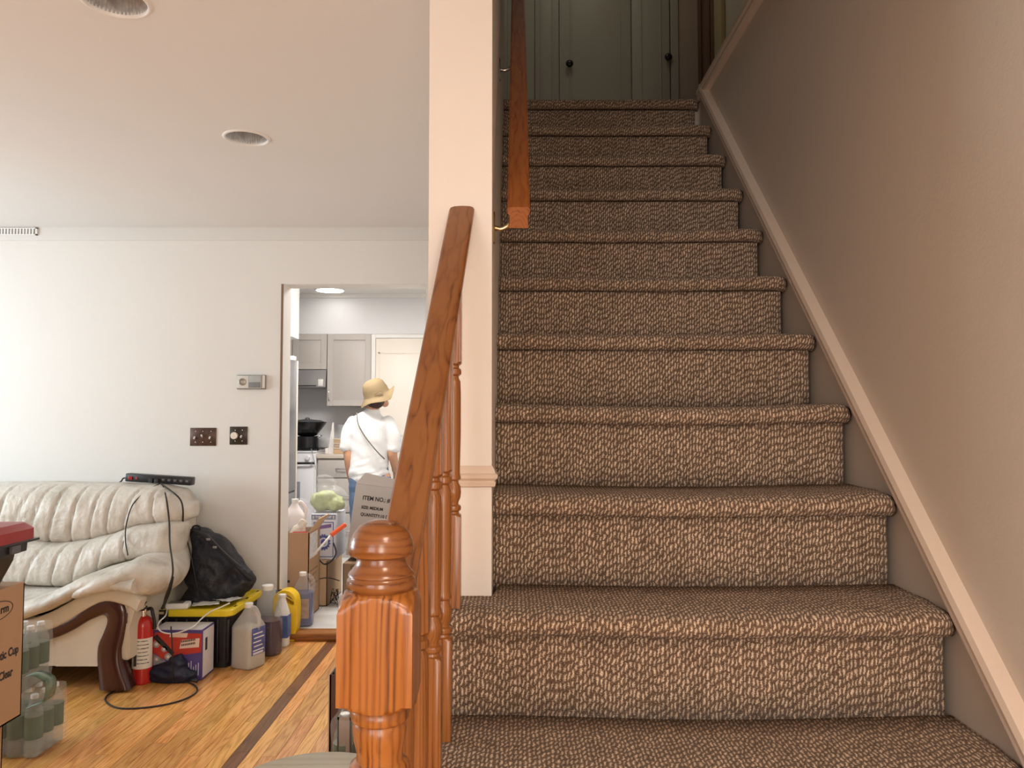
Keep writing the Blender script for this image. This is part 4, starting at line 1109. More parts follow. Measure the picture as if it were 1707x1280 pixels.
# cabinets
m_cab = plain('grey_cabinet', (.52, .48, .45), .4, var=.01)
def door_front(name, x0, x1, z0, z1, Y, mat, parent, fr=.055, handle=None):
    d = box(name, x0+.002, x1-.002, Y-.02, Y, z0+.002, z1-.002, mat, parent, bev=.002)
    b = boxes('door_frame', [(x0+.002, x0+fr, Y-.027, Y-.0195, z0+.002, z1-.002), (x1-fr, x1-.002, Y-.027, Y-.0195, z0+.002, z1-.002), (x0+fr, x1-fr, Y-.027, Y-.0195, z1-fr, z1-.002), (x0+fr, x1-fr, Y-.027, Y-.0195, z0+.002, z0+fr)], mat, d, bev=.002)
    if handle:
        hx_, hz_ = handle
        tube('door_pull', [(hx_, Y-.027, hz_-.045), (hx_, Y-.05, hz_-.04), (hx_, Y-.05, hz_+.04), (hx_, Y-.027, hz_+.045)], .005, m_chrome, d, n=8, k=3)
    return d
cx = lambda px, Y=YCAB: at(px, 640, Y).x
c1 = thing('wall_cabinet', 'tall grey wall cabinet left of the white door', 'cabinet', (0, 0, 0))
box('carcass', cx(546), cx(619.5), YCAB, KY1, zc0, zc1, m_cab, c1)
door_front('door', cx(546), cx(619.5), zc0, zc1, YCAB, m_cab, c1, handle=(cx(550.5), zc0+.10))
zc3 = at(520, 616, YCAB).z
c2 = thing('hood_cabinet', 'short grey wall cabinet over the range hood', 'cabinet', (0, 0, 0))
box('carcass', cx(430), cx(545.5), YCAB, KY1, zc3, zc1, m_cab, c2)
door_front('door', cx(488), cx(545.5), zc3, zc1, YCAB, m_cab, c2)
door_front('door', cx(430), cx(488), zc3, zc1, YCAB, m_cab, c2)
zh0 = at(520, 645, YCAB-.06).z
rh = thing('range_hood', 'slim grey metal range hood above the stove', 'range hood', (0, 0, 0))
m_st = plain('hood_steel', (.38, .37, .37), .35, .7, var=.05)
prism('hood', [(YCAB-.06, zh0), (YCAB-.055, zh0+.05), (YCAB-.02, zc3-.003), (KY1, zc3-.003), (KY1, zh0)], 'X', cx(430), cx(545), m_st, rh)
box('light_lens', cx(533), cx(541), YCAB-.062, YCAB-.05, zh0+.01, zh0+.07, m_white, rh, bev=.002)
box('vent_slot', cx(440), cx(530), YCAB-.063, YCAB-.056, zh0+.008, zh0+.016, m_black, rh)
# white door, warm lit
zd1 = at(660, 557, YCAB-.05).z
struct(box('wall_closet', cx(620), KX1, YCAB-.02, KY1, ZK, zc1+.001, m_white))
struct(boxes('shadow_line1', [(cx(620), cx(627), YCAB-.045, YCAB-.02, ZK, zd1), (cx(627), cx(720), YCAB-.045, YCAB-.02, zd1-.035, zd1)], m_white, bev=.003))
m_wd = plain('warm_white_door', (.84, .78, .69), .4, var=.01)
dd = struct(box('door_5', cx(627)+.002, cx(740), YCAB-.04, YCAB-.021, ZK+.01, zd1-.037, m_wd, bev=.002))
for a_, b_ in ((.2, .9), (1.05, 1.8)):
    boxes('panel_moulding', [(cx(632), cx(634), YCAB-.046, YCAB-.039, ZK+a_, ZK+b_), (cx(725), cx(727), YCAB-.046, YCAB-.039, ZK+a_, ZK+b_), (cx(632), cx(727), YCAB-.046, YCAB-.039, ZK+b_-.012, ZK+b_), (cx(632), cx(727), YCAB-.046, YCAB-.039, ZK+a_, ZK+a_+.012)], m_wd, dd)
# base cabinet + counter
YBC = 6.72
zct = at(560, 757, YBC).z
bx0 = cx(531, YBC); bx1 = cx(620)-.003
bc = thing('base_cabinet', 'grey base cabinet with drawers right of the stove', 'cabinet', (0, 0, 0))
box('carcass', bx0, bx1, YBC, KY1, ZK, zct-.035, m_cab, bc)
z1_ = zct-.05
for i, (za, zb_) in enumerate(((z1_-.15, z1_), (z1_-.45, z1_-.16), (ZK+.08, z1_-.46))):
    dr = box('drawer', bx0+.01, bx1-.003, YBC-.02, YBC, za, zb_, m_cab, bc, bev=.003)
    tube('drawer_pull', [(bx0+.17, YBC-.02, (za+zb_)/2), (bx0+.18, YBC-.045, (za+zb_)/2), (bx0+.30, YBC-.045, (za+zb_)/2), (bx0+.31, YBC-.02, (za+zb_)/2)], .005, plain('pull_grey', (.35, .33, .32), .35, .6), dr, n=8, k=3)
ct = tag(box('countertop', bx0-.003, bx1+.0, YBC-.035, KY1, zct-.034, zct, plain('counter_beige', (.66, .58, .50), .35), bev=.004), 'beige countertop right of the stove', 'countertop')
# stove
sx0, sx1 = bx0-.66, bx0-.008
st = thing('stove', 'white gas stove with dark oven handle in the kitchen', 'stove', (0, 0, 0))
m_enam = plain('white_enamel', (.80, .80, .82), .25, var=.01)
zs = at(515, 752, YBC).z
box('body', sx0, sx1, YBC-.02, KY1-.02, ZK+.02, zs-.01, m_enam, st, bev=.006)
box('cooktop', sx0, sx1, YBC-.03, KY1-.02, zs-.010, zs, m_enam, st, bev=.003)
box('oven_door', sx0+.01, sx1-.01, YBC-.045, YBC-.02, ZK+.22, zs-.125, m_enam, st, bev=.006)
box('oven_window', sx0+.14, sx1-.13, YBC-.047, YBC-.044, ZK+.32, zs-.26, plain('oven_glass', (.28, .30, .33), .1), st, bev=.002)
tube('oven_handle', [(sx0+.04, YBC-.045, zs-.10), (sx0+.045, YBC-.075, zs-.10), (sx1-.045, YBC-.075, zs-.10), (sx1-.04, YBC-.045, zs-.10)], .010, m_black, st, n=8, k=3)
box('drawer', sx0+.01, sx1-.01, YBC-.04, YBC-.02, ZK+.03, ZK+.21, m_enam, st, bev=.004)
for i in range(5):
    x = sx0+.08+i*.125
    bm = bmesh.new(); addlathe(bm, [(.022, 0), (.022, .012), (.018, .026), (.001, .027)], n=20)
    for q in bm.verts: q.co = Vector((x+q.co.x, YBC-.02-q.co.z, zs-.055+q.co.y))
    frombm('knob', bm, m_enam, st, sharp=35)
box('backguard', sx0, sx1, KY1-.06, KY1-.01, zs, zs+.10, m_enam, st, bev=.006)
gx = at(515, 750, YBC+.15).x
for i in range(2):
    x0_ = gx-.12-.31*i
    bm = bmesh.new()
    for k in range(6): addbox(bm, x0_+k*.045, x0_+k*.045+.008, YBC+.03, YBC+.35, zs+.012, zs+.022)
    for y_ in (YBC+.03, YBC+.19, YBC+.342): addbox(bm, x0_, x0_+.24, y_, y_+.008, zs+.010, zs+.020)
    for xx_ in (x0_, x0_+.225):
        for y_ in (YBC+.03, YBC+.342): addbox(bm, xx_, xx_+.008, y_, y_+.008, zs, zs+.012)
    frombm('grate', bm, m_black, st)
zg = zs+.022
tube('cord', [P3(519, 748, YBC-.05), P3(521, 756, YBC-.055), P3(524, 770, YBC-.085), P3(528, 790, YBC-.08), P3(530, 830, YBC-.07)], .003, plain('grey_cord', (.3, .3, .3), .5), st)
# pot and wok
px_ = at(512, 740, YBC+.19).x
bt = thing('black_pot', 'square-sided black pot under the wok on the stove', 'pot', (px_, YBC+.19, zg))
hp = at(512, 727, YBC+.19).z-zg
lathe('pot', [(.095, 0), (.10, .005), (.10, hp-.003), (.104, hp), (.09, hp)], (0, 0, 0), m_black, bt, n=36)
for s in (-1, 1):
    tube('handle', [(s*.095, -.03, hp-.012), (s*.125, -.02, hp+.004), (s*.125, .02, hp+.004), (s*.095, .03, hp-.012)], .006, m_chrome, bt, n=8, k=4)
wk = thing('wok', 'large black wok with lid knob resting on the black pot', 'wok', (px_, YBC+.19, zg+hp+.001))
zr = at(512, 704, YBC+.19).z-(zg+hp)
wr_ = at(544, 704, YBC+.19).x-px_
lathe('bowl', [(.06, 0), (.085, .010), (wr_*.75, zr*.5), (wr_*.93, zr*.85), (wr_, zr), (wr_*1.01, zr+.004), (wr_*.97, zr+.003)], (0, 0, 0), plain('wok_black', (.008, .008, .009), .22, var=.1), wk, n=48)
lathe('lid', [(wr_*.95, zr), (wr_*.7, zr+.018), (wr_*.25, zr+.026), (.02, zr+.03), (.018, zr+.04), (.001, zr+.045)], (0, 0, 0), plain('lid_grey', (.10, .10, .11), .25), wk, n=40)
# things on counter
q = at(552, 752, YBC+.12)
o = thing('white_board', 'tall narrow white board standing on the counter', 'board', (q.x, q.y, zct), .1)
prism('board', [(-.028, 0), (.03, 0), (.022, at(552, 704, YBC+.12).z-zct), (.010, at(552, 704, YBC+.12).z-zct)], 'Y', -.01, .01, m_white, o)
box('foot', -.05, -.02, -.03, .03, 0, .05, m_white, o, bev=.006)
for i, (za, zb_, dx, lb_) in enumerate(((.0, .055, 0, 'lowest beige tray on the kitchen counter'), (.056, .10, .005, 'darker tan box between two beige trays on the counter'), (.101, .135, 0, 'top pale tray of the stack on the counter'))):
    xL = at(558, 750, YBC+.1).x+dx; xR_ = at(583, 750, YBC+.1).x
    t = thing('tray', lb_, 'tray', (0, 0, zct), group='trays stacked on the kitchen counter')
    mm = [m_card_lt, plain('tan_box', (.5, .38, .28), .6), m_card_lt][i]
    boxes('tray', [(xL, xR_, YBC+.05, YBC+.22, za, zb_-.012)], mm, t, bev=.004)
    box('rim', xL-.004, xR_+.004, YBC+.046, YBC+.224, zb_-.012, zb_, plain('tray_rim', (.72, .60, .46), .5), t, bev=.004)
q = at(569, 732, YBC+.13); zg2 = zct+.135
t = thing('drinking_glass', 'clear drinking glass on the top tray of the counter stack', 'glass', (q.x, YBC+.13, zg2))
lathe('glass', [(.028, 0), (.030, .003), (.034, .12), (.032, .12), (.028, .006), (.001, .005)], (0, 0, 0), m_pet, t, n=24)
# fridge and cabinet over it
FX = -1.685
fy1 = FX*F/(495.5-855.6); fy0 = fy1-.80
fr = thing('refrigerator', 'stainless steel refrigerator just inside the kitchen doorway', 'refrigerator', (0, 0, 0))
m_ss = plain('stainless', (.42, .46, .52), .28, .85, var=.08)
ftop = at(490, 601, fy1).z
box('body', FX-.65, FX-.04, fy0, fy1, ZK+.001, ftop, m_ss, fr, bev=.005)
box('door', FX-.038, FX, fy0+.002, fy1-.012, ZK+.65, ftop-.004, m_ss, fr, bev=.008)
box('door', FX-.038, FX, fy0+.002, fy1-.012, ZK+.03, ZK+.64, m_ss, fr, bev=.008)
box('door_edge', FX-.03, FX+.004, fy1-.012, fy1+.004, ZK+.03, ftop-.004, plain('door_edge_cream', (.75, .66, .58), .4), fr, bev=.002)
box('hinge_cover', FX-.06, FX-.005, fy1-.10, fy1-.02, ftop-.004, ftop+.03, m_white, fr, bev=.004)
oc = thing('fridge_cabinet', 'white cabinet hanging above the refrigerator', 'cabinet', (0, 0, 0))
zca = at(490, 566, fy1).z
box('carcass', FX-.55, FX-.02, fy0+.05, fy1, zca, KZ-.001, m_white, oc)
dk = box('door', FX-.019, FX, fy0+.05, fy1-.003, zca+.003, KZ-.004, m_white, oc, bev=.003)
boxes('door_frame', [(FX, FX+.006, fy0+.05, fy0+.10, zca+.003, KZ-.005), (FX, FX+.006, fy1-.06, fy1-.003, zca+.003, KZ-.005), (FX, FX+.006, fy0+.10, fy1-.06, KZ-.06, KZ-.005), (FX, FX+.006, fy0+.10, fy1-.06, zca+.003, zca+.06)], m_white, dk)

# ---------- boxes inside the doorway
def flapbox(name, label, x0, x1, y0, y1, z0, z1, mat, rot=0, flaps=True, group=None, openz=.0):
    c = ((x0+x1)/2, (y0+y1)/2, z0); t = thing(name, label, 'box', c, rot, group)
    hx_, hy_, h = (x1-x0)/2, (y1-y0)/2, z1-z0; th_ = .005
    boxes('walls', [(-hx_, hx_, -hy_, -hy_+th_, 0, h), (-hx_, hx_, hy_-th_, hy_, 0, h), (-hx_, -hx_+th_, -hy_, hy_, 0, h), (hx_-th_, hx_, -hy_, hy_, 0, h), (-hx_, hx_, -hy_, hy_, 0, th_)], mat, t)
    if flaps == 'closed':
        box('flap', -hx_, -.0015, -hy_, hy_, h, h+.004, mat, t); box('flap', .0015, hx_, -hy_, hy_, h, h+.004, mat, t)
        box('tape', -.03, .03, -hy_, hy_, h+.004, h+.0048, plain('packing_tape', (.62, .42, .22), .25), t)
    return t, hx_, hy_, h
p = fl(477, 1032, ZK); Yb = 4.66
bxL, bxR = at(473, 1000, Yb).x, at(514, 1000, Yb).x; zbt = at(500, 888, Yb).z
b1, hx_, hy_, h = flapbox('tall_carton', 'tall open brown carton just inside the kitchen doorway', bxL, bxR, Yb, Yb+.26, ZK+.001, zbt, m_card)
bm = bmesh.new(); addbox(bm, hx_-.004, hx_, -hy_, hy_, 0, .10)
M = Matrix.Rotation(radians(35), 3, 'Y')
for v in bm.verts: v.co = Vector((hx_, 0, h))+M @ (v.co-Vector((hx_, 0, 0)))
frombm('flap', bm, m_card_lt, b1)
box('shipping_label', hx_, hx_+.0008, -hy_+.02, hy_-.06, h-.16, h-.01, plain('white_label', (.8, .8, .78), .4, var=.3, scale=50), b1)
for i in range(6): box('lettering', hx_, hx_+.0008, -hy_+.03, hy_-.05-.03*(i % 3), h-.24-.03*i, h-.232-.03*i, plain('faded_ink', (.25, .15, .10), .7), b1)
box('lettering', -hx_+.02, -hx_+.035, -hy_-.0006, -hy_, h*.42, h*.45, m_ink, b1)
# small carton beside
Yb3 = 4.98
x0_, x1_ = at(531, 1000, Yb3).x, at(545, 1000, Yb3).x
b3, hx3, hy3, h3 = flapbox('small_carton', 'smaller brown carton behind the tall one on the white floor', x0_-.12, x1_, Yb3, Yb3+.42, ZK+.001, at(540, 935, Yb3).z, m_card_lt, flaps='closed')
# blue printed carton standing on it
zb5 = at(540, 935, Yb3).z+.006
x0_, x1_ = at(519, 880, Yb3+.02).x, at(560, 880, Yb3+.02).x
zt5 = at(540, 857, Yb3+.02).z
b5 = thing('blue_print_carton', 'white carton with blue printed emblem standing below the vegetable bag', 'box', (x0_, Yb3+.02, zb5))
w5 = x1_-x0_; h5 = zt5-zb5
m_bw = plain('white_carton', (.72, .73, .80), .5, var=.04); m_blu = plain('blue_print', (.10, .12, .36), .5, var=.1)
box('carton', 0, w5, 0, .28, 0, h5, m_bw, b5, bev=.002)
box('header_band', 0.0, w5-.002, -.0006, .001, h5-.035, h5-.002, plain('grey_blue', (.25, .28, .38), .5), b5)
text('lettering', 'THIS SIDE UP', .018, (w5*.16, -.0012, h5-.019), FRONT, m_whp, b5, bold=.0006)
for s in (0, 1):
    cx_ = .012 if s == 0 else w5-.016
    flatpoly('arrow', [(cx_-.007, h5-.02), (cx_, h5-.008), (cx_+.007, h5-.02), (cx_+.003, h5-.02), (cx_+.003, h5-.03), (cx_-.003, h5-.03), (cx_-.003, h5-.02)], -.0008, m_whp, b5)
boxes('frame_print', [(.015, .02, -.0007, .001, .015, h5-.05), (w5-.02, w5-.015, -.0007, .001, .015, h5-.05), (.015, w5-.015, -.0007, .001, .015, .02), (.015, w5-.015, -.0007, .001, h5-.055, h5-.05)], m_blu, b5)
flatpoly('banner', [(.025, h5-.10), (w5-.03, h5-.085), (w5-.03, h5-.062), (.025, h5-.077)], -.0008, plain('mauve_print', (.25, .15, .38), .5), b5)
flatpoly('emblem', [(w5/2+(.048 if i % 2 else .038)*cos(i*pi/16), h5*.38+(.055 if i % 2 else .044)*sin(i*pi/16)) for i in range(32)], -.0008, m_blu, b5)
flatpoly('emblem', [(w5/2+.030*cos(i*pi/12), h5*.38+.030*sin(i*pi/12)) for i in range(24)], -.0014, m_bw, b5)
flatpoly('emblem', [(w5/2+.018*cos(i*pi/4), h5*.38+.022*sin(i*pi/4)) for i in range(8)], -.0020, m_blu, b5)
# bag of greens
vb = thing('vegetable_bag', 'clear plastic bag stuffed with pale green cabbage on the blue carton', 'bag', (x0_+w5/2, Yb3+.14, zt5+.001))
hb = at(540, 792, Yb3+.14).z-zt5
def veg(bm):
    addellip(bm, (-.03, 0, .07), .09, .08, .065); addellip(bm, (.045, -.01, .055), .07, .075, .052); addellip(bm, (-.01, -.02, .10), .07, .06, .045)
vo_ = blob('greens', veg, .008, plain('cabbage_green', (.46, .52, .26), .6, var=.35, scale=18, bump=.6, bscale=25), vb, 2, lambda c: .010*noise.noise(c*22)+.006*noise.noise(c*50))
for v in vo_.data.vertices: v.co.z = max(v.co.z, .002)
m_film = plain('clear_film', (.85, .87, .87), .12, var=.02, trans=0, alpha=.13)
def film(bm):
    addloft(bm, [(.0, 0, .02, .115, .10), (0, 0, .08, .13, .10), (-.015, 0, .135, .10, .07), (-.02, 0, .18, .055, .035), (-.015, 0, hb-.03, .075, .03), (-.01, 0, hb-.01, .05, .02)], n=24)
fo_ = blob('film', film, .009, m_film, vb, 2, lambda c: .007*noise.noise(c*25)+.008*noise.noise(Vector((c.x*40, c.y*10, c.z*15))))
for v in fo_.data.vertices: v.co.z = max(v.co.z, .001)
# white jug + packets in tall carton
q = at(486, 890, Yb+.10)
J = jug('milk_jug', 'frosted white jug standing in the tall open carton', (q.x+.01, Yb+.13, zbt-.12), .3, .31, .062, .058, plain('pinkish_plastic', (.78, .72, .72), .35), m_whitep, None, 0)
q = at(505, 890, Yb+.06)
pk = thing('snack_bag', 'crumpled red and white packet sticking out of the tall carton', 'packet', (q.x, Yb+.05, zbt-.07), .2)
def pkb(bm): addloft(bm, [(-.05, 0, .0, .03, .02), (-.03, 0, .06, .045, .025), (-.005, 0, .11, .03, .015), (.01, 0, .14, .02, .006)], n=16)
blob('packet', pkb, .006, plain('packet_white', (.75, .68, .60), .4, var=.3, scale=30), pk, 2, lambda c: .006*noise.noise(c*40))
box('red_stripe', -.055, .03, -.034, -.028, .055, .075, plain('red_foil', (.65, .05, .04), .3), pk, bev=.002)
def bub(bm): addloft(bm, [(0, 0, 0, .06, .03), (.005, 0, .12, .065, .03), (.0, 0, .24, .05, .02), (.0, 0, .30, .03, .01)], n=16)
q = at(503, 860, Yb+.2)
bw_ = thing('bubble_wrap', 'clear bubble wrap bunched up behind the white jug', 'bubble wrap', (q.x, Yb+.19, zbt-.12))
blob('wrap', bub, .007, m_film, bw_, 2, lambda c: .006*noise.noise(c*40))
# dish brush with orange handle
pa, pb2, pc = at(520, 928, 4.62), at(552, 892, 4.66), at(576, 874, 4.70)
br = thing('long_brush', 'long white rod with a bright orange grip leaning out of the carton', 'brush', (0, 0, 0))
tube('rod', [tuple(pa), tuple(pb2)], .007, m_whitep, br, smooth=False)
tube('grip', [tuple(pb2), tuple((pb2+pc)/2), tuple(pc)], .014, plain('orange_grip', (.85, .13, .04), .4), br, n=12)
# black tray
q = at(545, 925, 4.92)
tr = thing('black_cable', 'dark cable draped over the edge of the small carton', 'cable', (0, 0, 0))
tube('cable', [P3(528, 928, 4.93), P3(540, 940, 4.92), P3(552, 935, 4.92), P3(560, 922, 4.95), P3(556, 905, 4.98)], .005, m_blackrub, tr)
tube('cable', [P3(530, 965, 4.94), P3(548, 963, 4.93), P3(566, 968, 5.0)], .003, m_blackrub, tr)
# wire whisk bundle on kitchen floor
wh = thing('wire_bundle', 'loose bundle of thin black wire on the white kitchen floor', 'wire', (0, 0, 0))
rw = random.Random(3)
for i in range(4):
    pts_ = []
    for j in range(7):
        q = fl(556+rw.uniform(-6, 9), 1006+rw.uniform(-5, 5), ZK+.003); pts_.append((q.x, q.y, ZK+.004+rw.uniform(0, .09)))
    tube('wire', pts_, .0018, m_blackrub, wh, n=5, k=5)
# blue fluid jug on the sill
p = fl(498, 1047, ZK)
m_clr2 = plain('jug_clear_plastic', (.70, .72, .76), .22, var=.01, alpha=.16)
J = jug('washer_fluid_jug', 'translucent jug of blue fluid with a brown label on the door sill', (p.x, p.y+.075, ZK+.004), .12, .30, .062, .058, m_clr2, m_whitep, plain('blue_liquid', (.05, .07, .22), .2, var=.03), .62,
        lab=(.15, .52, 'front', labelmat('brown_label', (.42, .33, .28))), sq=.45, sh=.60)
# large grey "disposable" carton, tilted
Yg = 4.95
cnr = at(577, 925, Yg); g = thing('glove_carton', 'tilted pale grey carton printed with item number text', 'box', (cnr.x, Yg, cnr.z))
wg = .42; hg = at(590, 805, Yg).z-cnr.z
m_gc = plain('grey_carton', (.50, .47, .45), .7, var=.03)
box('carton', 0, wg, 0, .30, 0, hg, m_gc, g, bev=.003)
prism('flap', [(-.0, hg), (.05, hg+.075), (wg*.75, hg+.05), (wg, hg)], 'Y', .0, .006, plain('flap_grey', (.60, .57, .55), .7), g)
for tx, s, zz, xo in (('ITEM NO.: # W', .038, hg-.085, .055), ('SIZE: MEDIUM', .026, hg-.145, .055), ('QUANTITY:10 DIS', .028, hg-.19, .055), ('DISPOSABLE', .050, hg-.325, .045), ('GOWNS', .050, hg-.395, .16)):
    text('lettering', tx, s, (xo, -.0008, zz), FRONT, m_ink, g, bold=.0009, sx=.88)
bm = bmesh.new(); addlathe(bm, [(.018, 0), (.018, .002), (.001, .0025)], n=20)
for v in bm.verts: v.co = Vector((.06+v.co.x, -v.co.z, hg-.42+v.co.y))
frombm('sticker', bm, plain('gold_sticker', (.55, .40, .12), .4), g)
g.rotation_euler = (radians(-2), radians(7), 0)
# darker carton below it
zdk = cnr.z-.012; Yd = 4.86
xdk = at(571, 980, Yd).x
b7, hx7, hy7, h7 = flapbox('brown_carton', 'olive brown carton with a boxed crown mark holding up the grey carton', xdk, xdk+.42, Yd, Yd+.40, ZK+.001, zdk-.03, plain('olive_card', (.26, .17, .10), .8, var=.1), flaps='closed')
b7['label'] = 'olive brown taped carton with crown mark supporting the pale grey carton'
q = at(594, 953, Yd); ox = q.x-(xdk+.21); oz = q.z-ZK
boxes('mark_frame', [(ox-.034, ox+.034, -hy7-.0006, -hy7, oz-.036, oz-.032), (ox-.034, ox+.034, -hy7-.0006, -hy7, oz+.032, oz+.036), (ox-.034, ox-.030, -hy7-.0006, -hy7, oz-.036, oz+.036), (ox+.030, ox+.034, -hy7-.0006, -hy7, oz-.036, oz+.036)], m_ink, b7)
flatpoly('crown_mark', [(ox-.020, oz-.012), (ox-.020, oz), (ox-.011, oz-.002), (ox-.005, oz+.012), (ox, oz+.002), (ox+.007, oz+.012), (ox+.011, oz-.002), (ox+.020, oz), (ox+.020, oz-.012)], -hy7, m_ink, b7)

# ---------- person
YPn = 5.8
pc_ = at(618, 700, YPn)
per = thing('person', 'person seen from behind in a tan bucket hat, white t-shirt and blue jeans', 'person', (pc_.x, YPn, ZK))
m_skin = plain('skin', (.62, .33, .20), .5, var=.05); m_shirt = plain('white_cotton', (.80, .80, .80), .8, var=.02, bump=.1, bscale=30)
m_jean = plain('denim', (.13, .20, .33), .8, var=.2, scale=40); m_hat = plain('tan_canvas', (.235, .17, .09), .85, var=.05, scale=20)
m_hair = plain('dark_hair', (.05, .022, .016), .6, var=.3, scale=60)
zs_ = lambda py: at(618, py, YPn).z-ZK
xp = lambda px: at(px, 700, YPn).x-pc_.x
hd = Vector((xp(628), .0, zs_(660)))     # head centre
def bodyb(bm):
    # torso, neck
    addloft(bm, [(0, 0, .74, .135, .10), (0, 0, .88, .115, .085), (0, .0, 1.0, .12, .09), (0, 0, 1.12, .145, .09), (0, 0, 1.19, .13, .075), (.01, 0, 1.23, .06, .05), (.02, 0, 1.30, .048, .048), (hd.x, 0, hd.z-.03, .05, .05)], n=24)
    addellip(bm, hd, .068, .085, .095)
    addellip(bm, hd+Vector((.055, .035, -.055)), .03, .03, .028)     # jaw
    addellip(bm, hd+Vector((.082, .045, -.012)), .014, .012, .018)   # nose
    for s in (-1, 1): addellip(bm, hd+Vector((.012 if s > 0 else .0, s*.0-.02, -.02))+Vector((s*.066, 0, 0)), .010, .018, .028)
    # legs
    for s in (-1, 1):
        addloft(bm, [(s*.07, 0, .76, .085, .085), (s*.075, 0, .58, .072, .075), (s*.08, .01, .41, .052, .055), (s*.082, .0, .28, .050, .055), (s*.085, -.01, .08, .033, .036)], n=16)
        addloft(bm, [(s*.085, -.03, .035, .032, .030), (s*.09, .05, .03, .040, .026), (s*.095, .14, .022, .038, .018)], n=14, ref=(0, 0, 1))
    # arms: hang, right elbow out and hands forward
    AL = [(-.135, 0, 1.17, .047, .047), (-.165, -.01, 1.03, .040, .040), (-.160, -.02, .90, .034, .034), (-.155, .02, .80, .031, .029), (-.145, .06, .70, .024, .020)]
    AR = [(.135, 0, 1.17, .047, .047), (.168, -.02, 1.04, .041, .041), (.172, -.03, .93, .035, .035), (.178, .04, .85, .030, .028), (.165, .13, .80, .023, .019)]
    for A in (AL, AR): addloft(bm, A, n=16)
    for A, f, s in ((AL, Vector((0, .25, -1)), -1), (AR, Vector((-.15, 1, -.35)), 1)):
        w_ = Vector(A[-1][:3]); f = f.normalized(); side = f.cross(Vector((1, 0, 0))).normalized()
        addloft(bm, [(*w_, .024, .017), (*(w_+f*.045), .036, .016), (*(w_+f*.08), .036, .014)], n=14, ref=(1, 0, 0), k=3)
        for k, (o_, l_) in enumerate(((-.028, .058), (-.0095, .068), (.0095, .064), (.028, .050))):
            b0 = w_+f*.078+side*o_; cur = Vector((-s*.35, 0, -.1))
            addtube(bm, [b0-f*.02, b0+f*l_*.45, b0+f*l_*.75+cur*.012, b0+f*l_+cur*.03], lambda u: .0085-.002*u, n=8, k=3)
        b0 = w_+f*.02+side*(-.022); addtube(bm, [b0, b0+f*.025-side*.024, b0+f*.055-side*.030], .0095, n=8, k=3)
blob('body', bodyb, .0045, m_skin, per, 2)
def hairb(bm): 
    addellip(bm, hd+Vector((-.006, -.018, -.012)), .074, .082, .088); addellip(bm, hd+Vector((-.004, -.045, -.055)), .055, .040, .04)
blob('hair', hairb, .007, m_hair, per, 2, lambda c: .004*noise.noise(c*70))
def shirtb(bm):
    addloft(bm, [(-.002, 0, .755, .150, .118), (-.012, 0, .80, .150, .118), (-.005, 0, .90, .145, .112), (0, 0, 1.02, .148, .110), (0, 0, 1.13, .160, .108), (0, 0, 1.185, .145, .092), (.008, 0, 1.235, .075, .064), (.012, 0, 1.255, .056, .054)], n=28, k=5)
    addloft(bm, [(-.120, 0, 1.175, .058, .060), (-.158, -.006, 1.09, .060, .062), (-.178, -.010, .985, .052, .058)], n=18)
    addloft(bm, [(.120, 0, 1.175, .058, .060), (.163, -.012, 1.09, .060, .064), (.184, -.020, .975, .054, .060)], n=18)
def shd(c):
    return .006*noise.noise(Vector((c.x*14+c.z*10, c.y*8, c.z*12)))+.008*max(0, 1-abs(c.z-.80)/.14)*noise.noise(Vector((c.x*10-c.z*24, c.y*6, c.z*26)))
blob('t_shirt', shirtb, .0065, m_shirt, per, 2, shd)
def jeanb(bm):
    addloft(bm, [(0, .0, .86, .132, .10), (0, 0, .80, .142, .108), (0, 0, .72, .145, .112), (0, 0, .66, .13, .10)], n=24)
    for s in (-1, 1): addloft(bm, [(s*.072, 0, .74, .088, .095), (s*.078, 0, .56, .076, .082), (s*.084, 0, .36, .062, .068), (s*.088, -.01, .10, .054, .06)], n=18)
blob('jeans', jeanb, .008, m_jean, per, 2, lambda c: .004*noise.noise(Vector((c.x*10, c.y*10, c.z*25))))
for s in (-1, 1):
    blob('shoe', lambda bm: addloft(bm, [(s*.087, -.06, .045, .042, .040), (s*.09, .04, .038, .047, .034), (s*.096, .15, .027, .043, .024)], n=16, ref=(0, 0, 1)), .007, m_black, per, 2)
# hat: crown + drooping brim, tilted, head turned right
bm = bmesh.new(); n = 48; rings = []
for r, z, wv in ((.002, .092, 0), (.030, .091, 0), (.055, .082, 0), (.072, .060, 0), (.083, .022, 0), (.087, -.008, 0), (.091, -.014, 0), (.108, -.030, .006), (.126, -.043, .012), (.128, -.047, .012), (.124, -.048, .012), (.105, -.036, .006), (.088, -.020, 0), (.080, -.016, 0), (.078, .02, 0), (.06, .06, 0), (.002, .08, 0)):
    rings.append([Vector((r*cos(2*pi*i/n), r*sin(2*pi*i/n)*1.04, z+wv*sin(3*2*pi*i/n+1))) for i in range(n)])
addrings(bm, rings)
M = (Matrix.Rotation(radians(-20), 3, 'Y') @ Matrix.Rotation(radians(15), 3, 'X'))*1.13
for v in bm.verts:
    if v.co.x > .09: v.co.z += (v.co.x-.09)*.9
    v.co = hd+Vector((-.006, -.008, .026))+M @ v.co
hat = frombm('bucket_hat', bm, m_hat, per, sharp=60)
tube('hat_cord', [tuple(hd+Vector((-.0, -.112, .006))), tuple(hd+Vector((.03, -.112, .028))), tuple(hd+Vector((.052, -.100, .036))), tuple(hd+Vector((.054, -.103, .016))), tuple(hd+Vector((.025, -.114, .004)))], .003, plain('cord_brown', (.22, .16, .09), .7), hat, n=6, k=5)
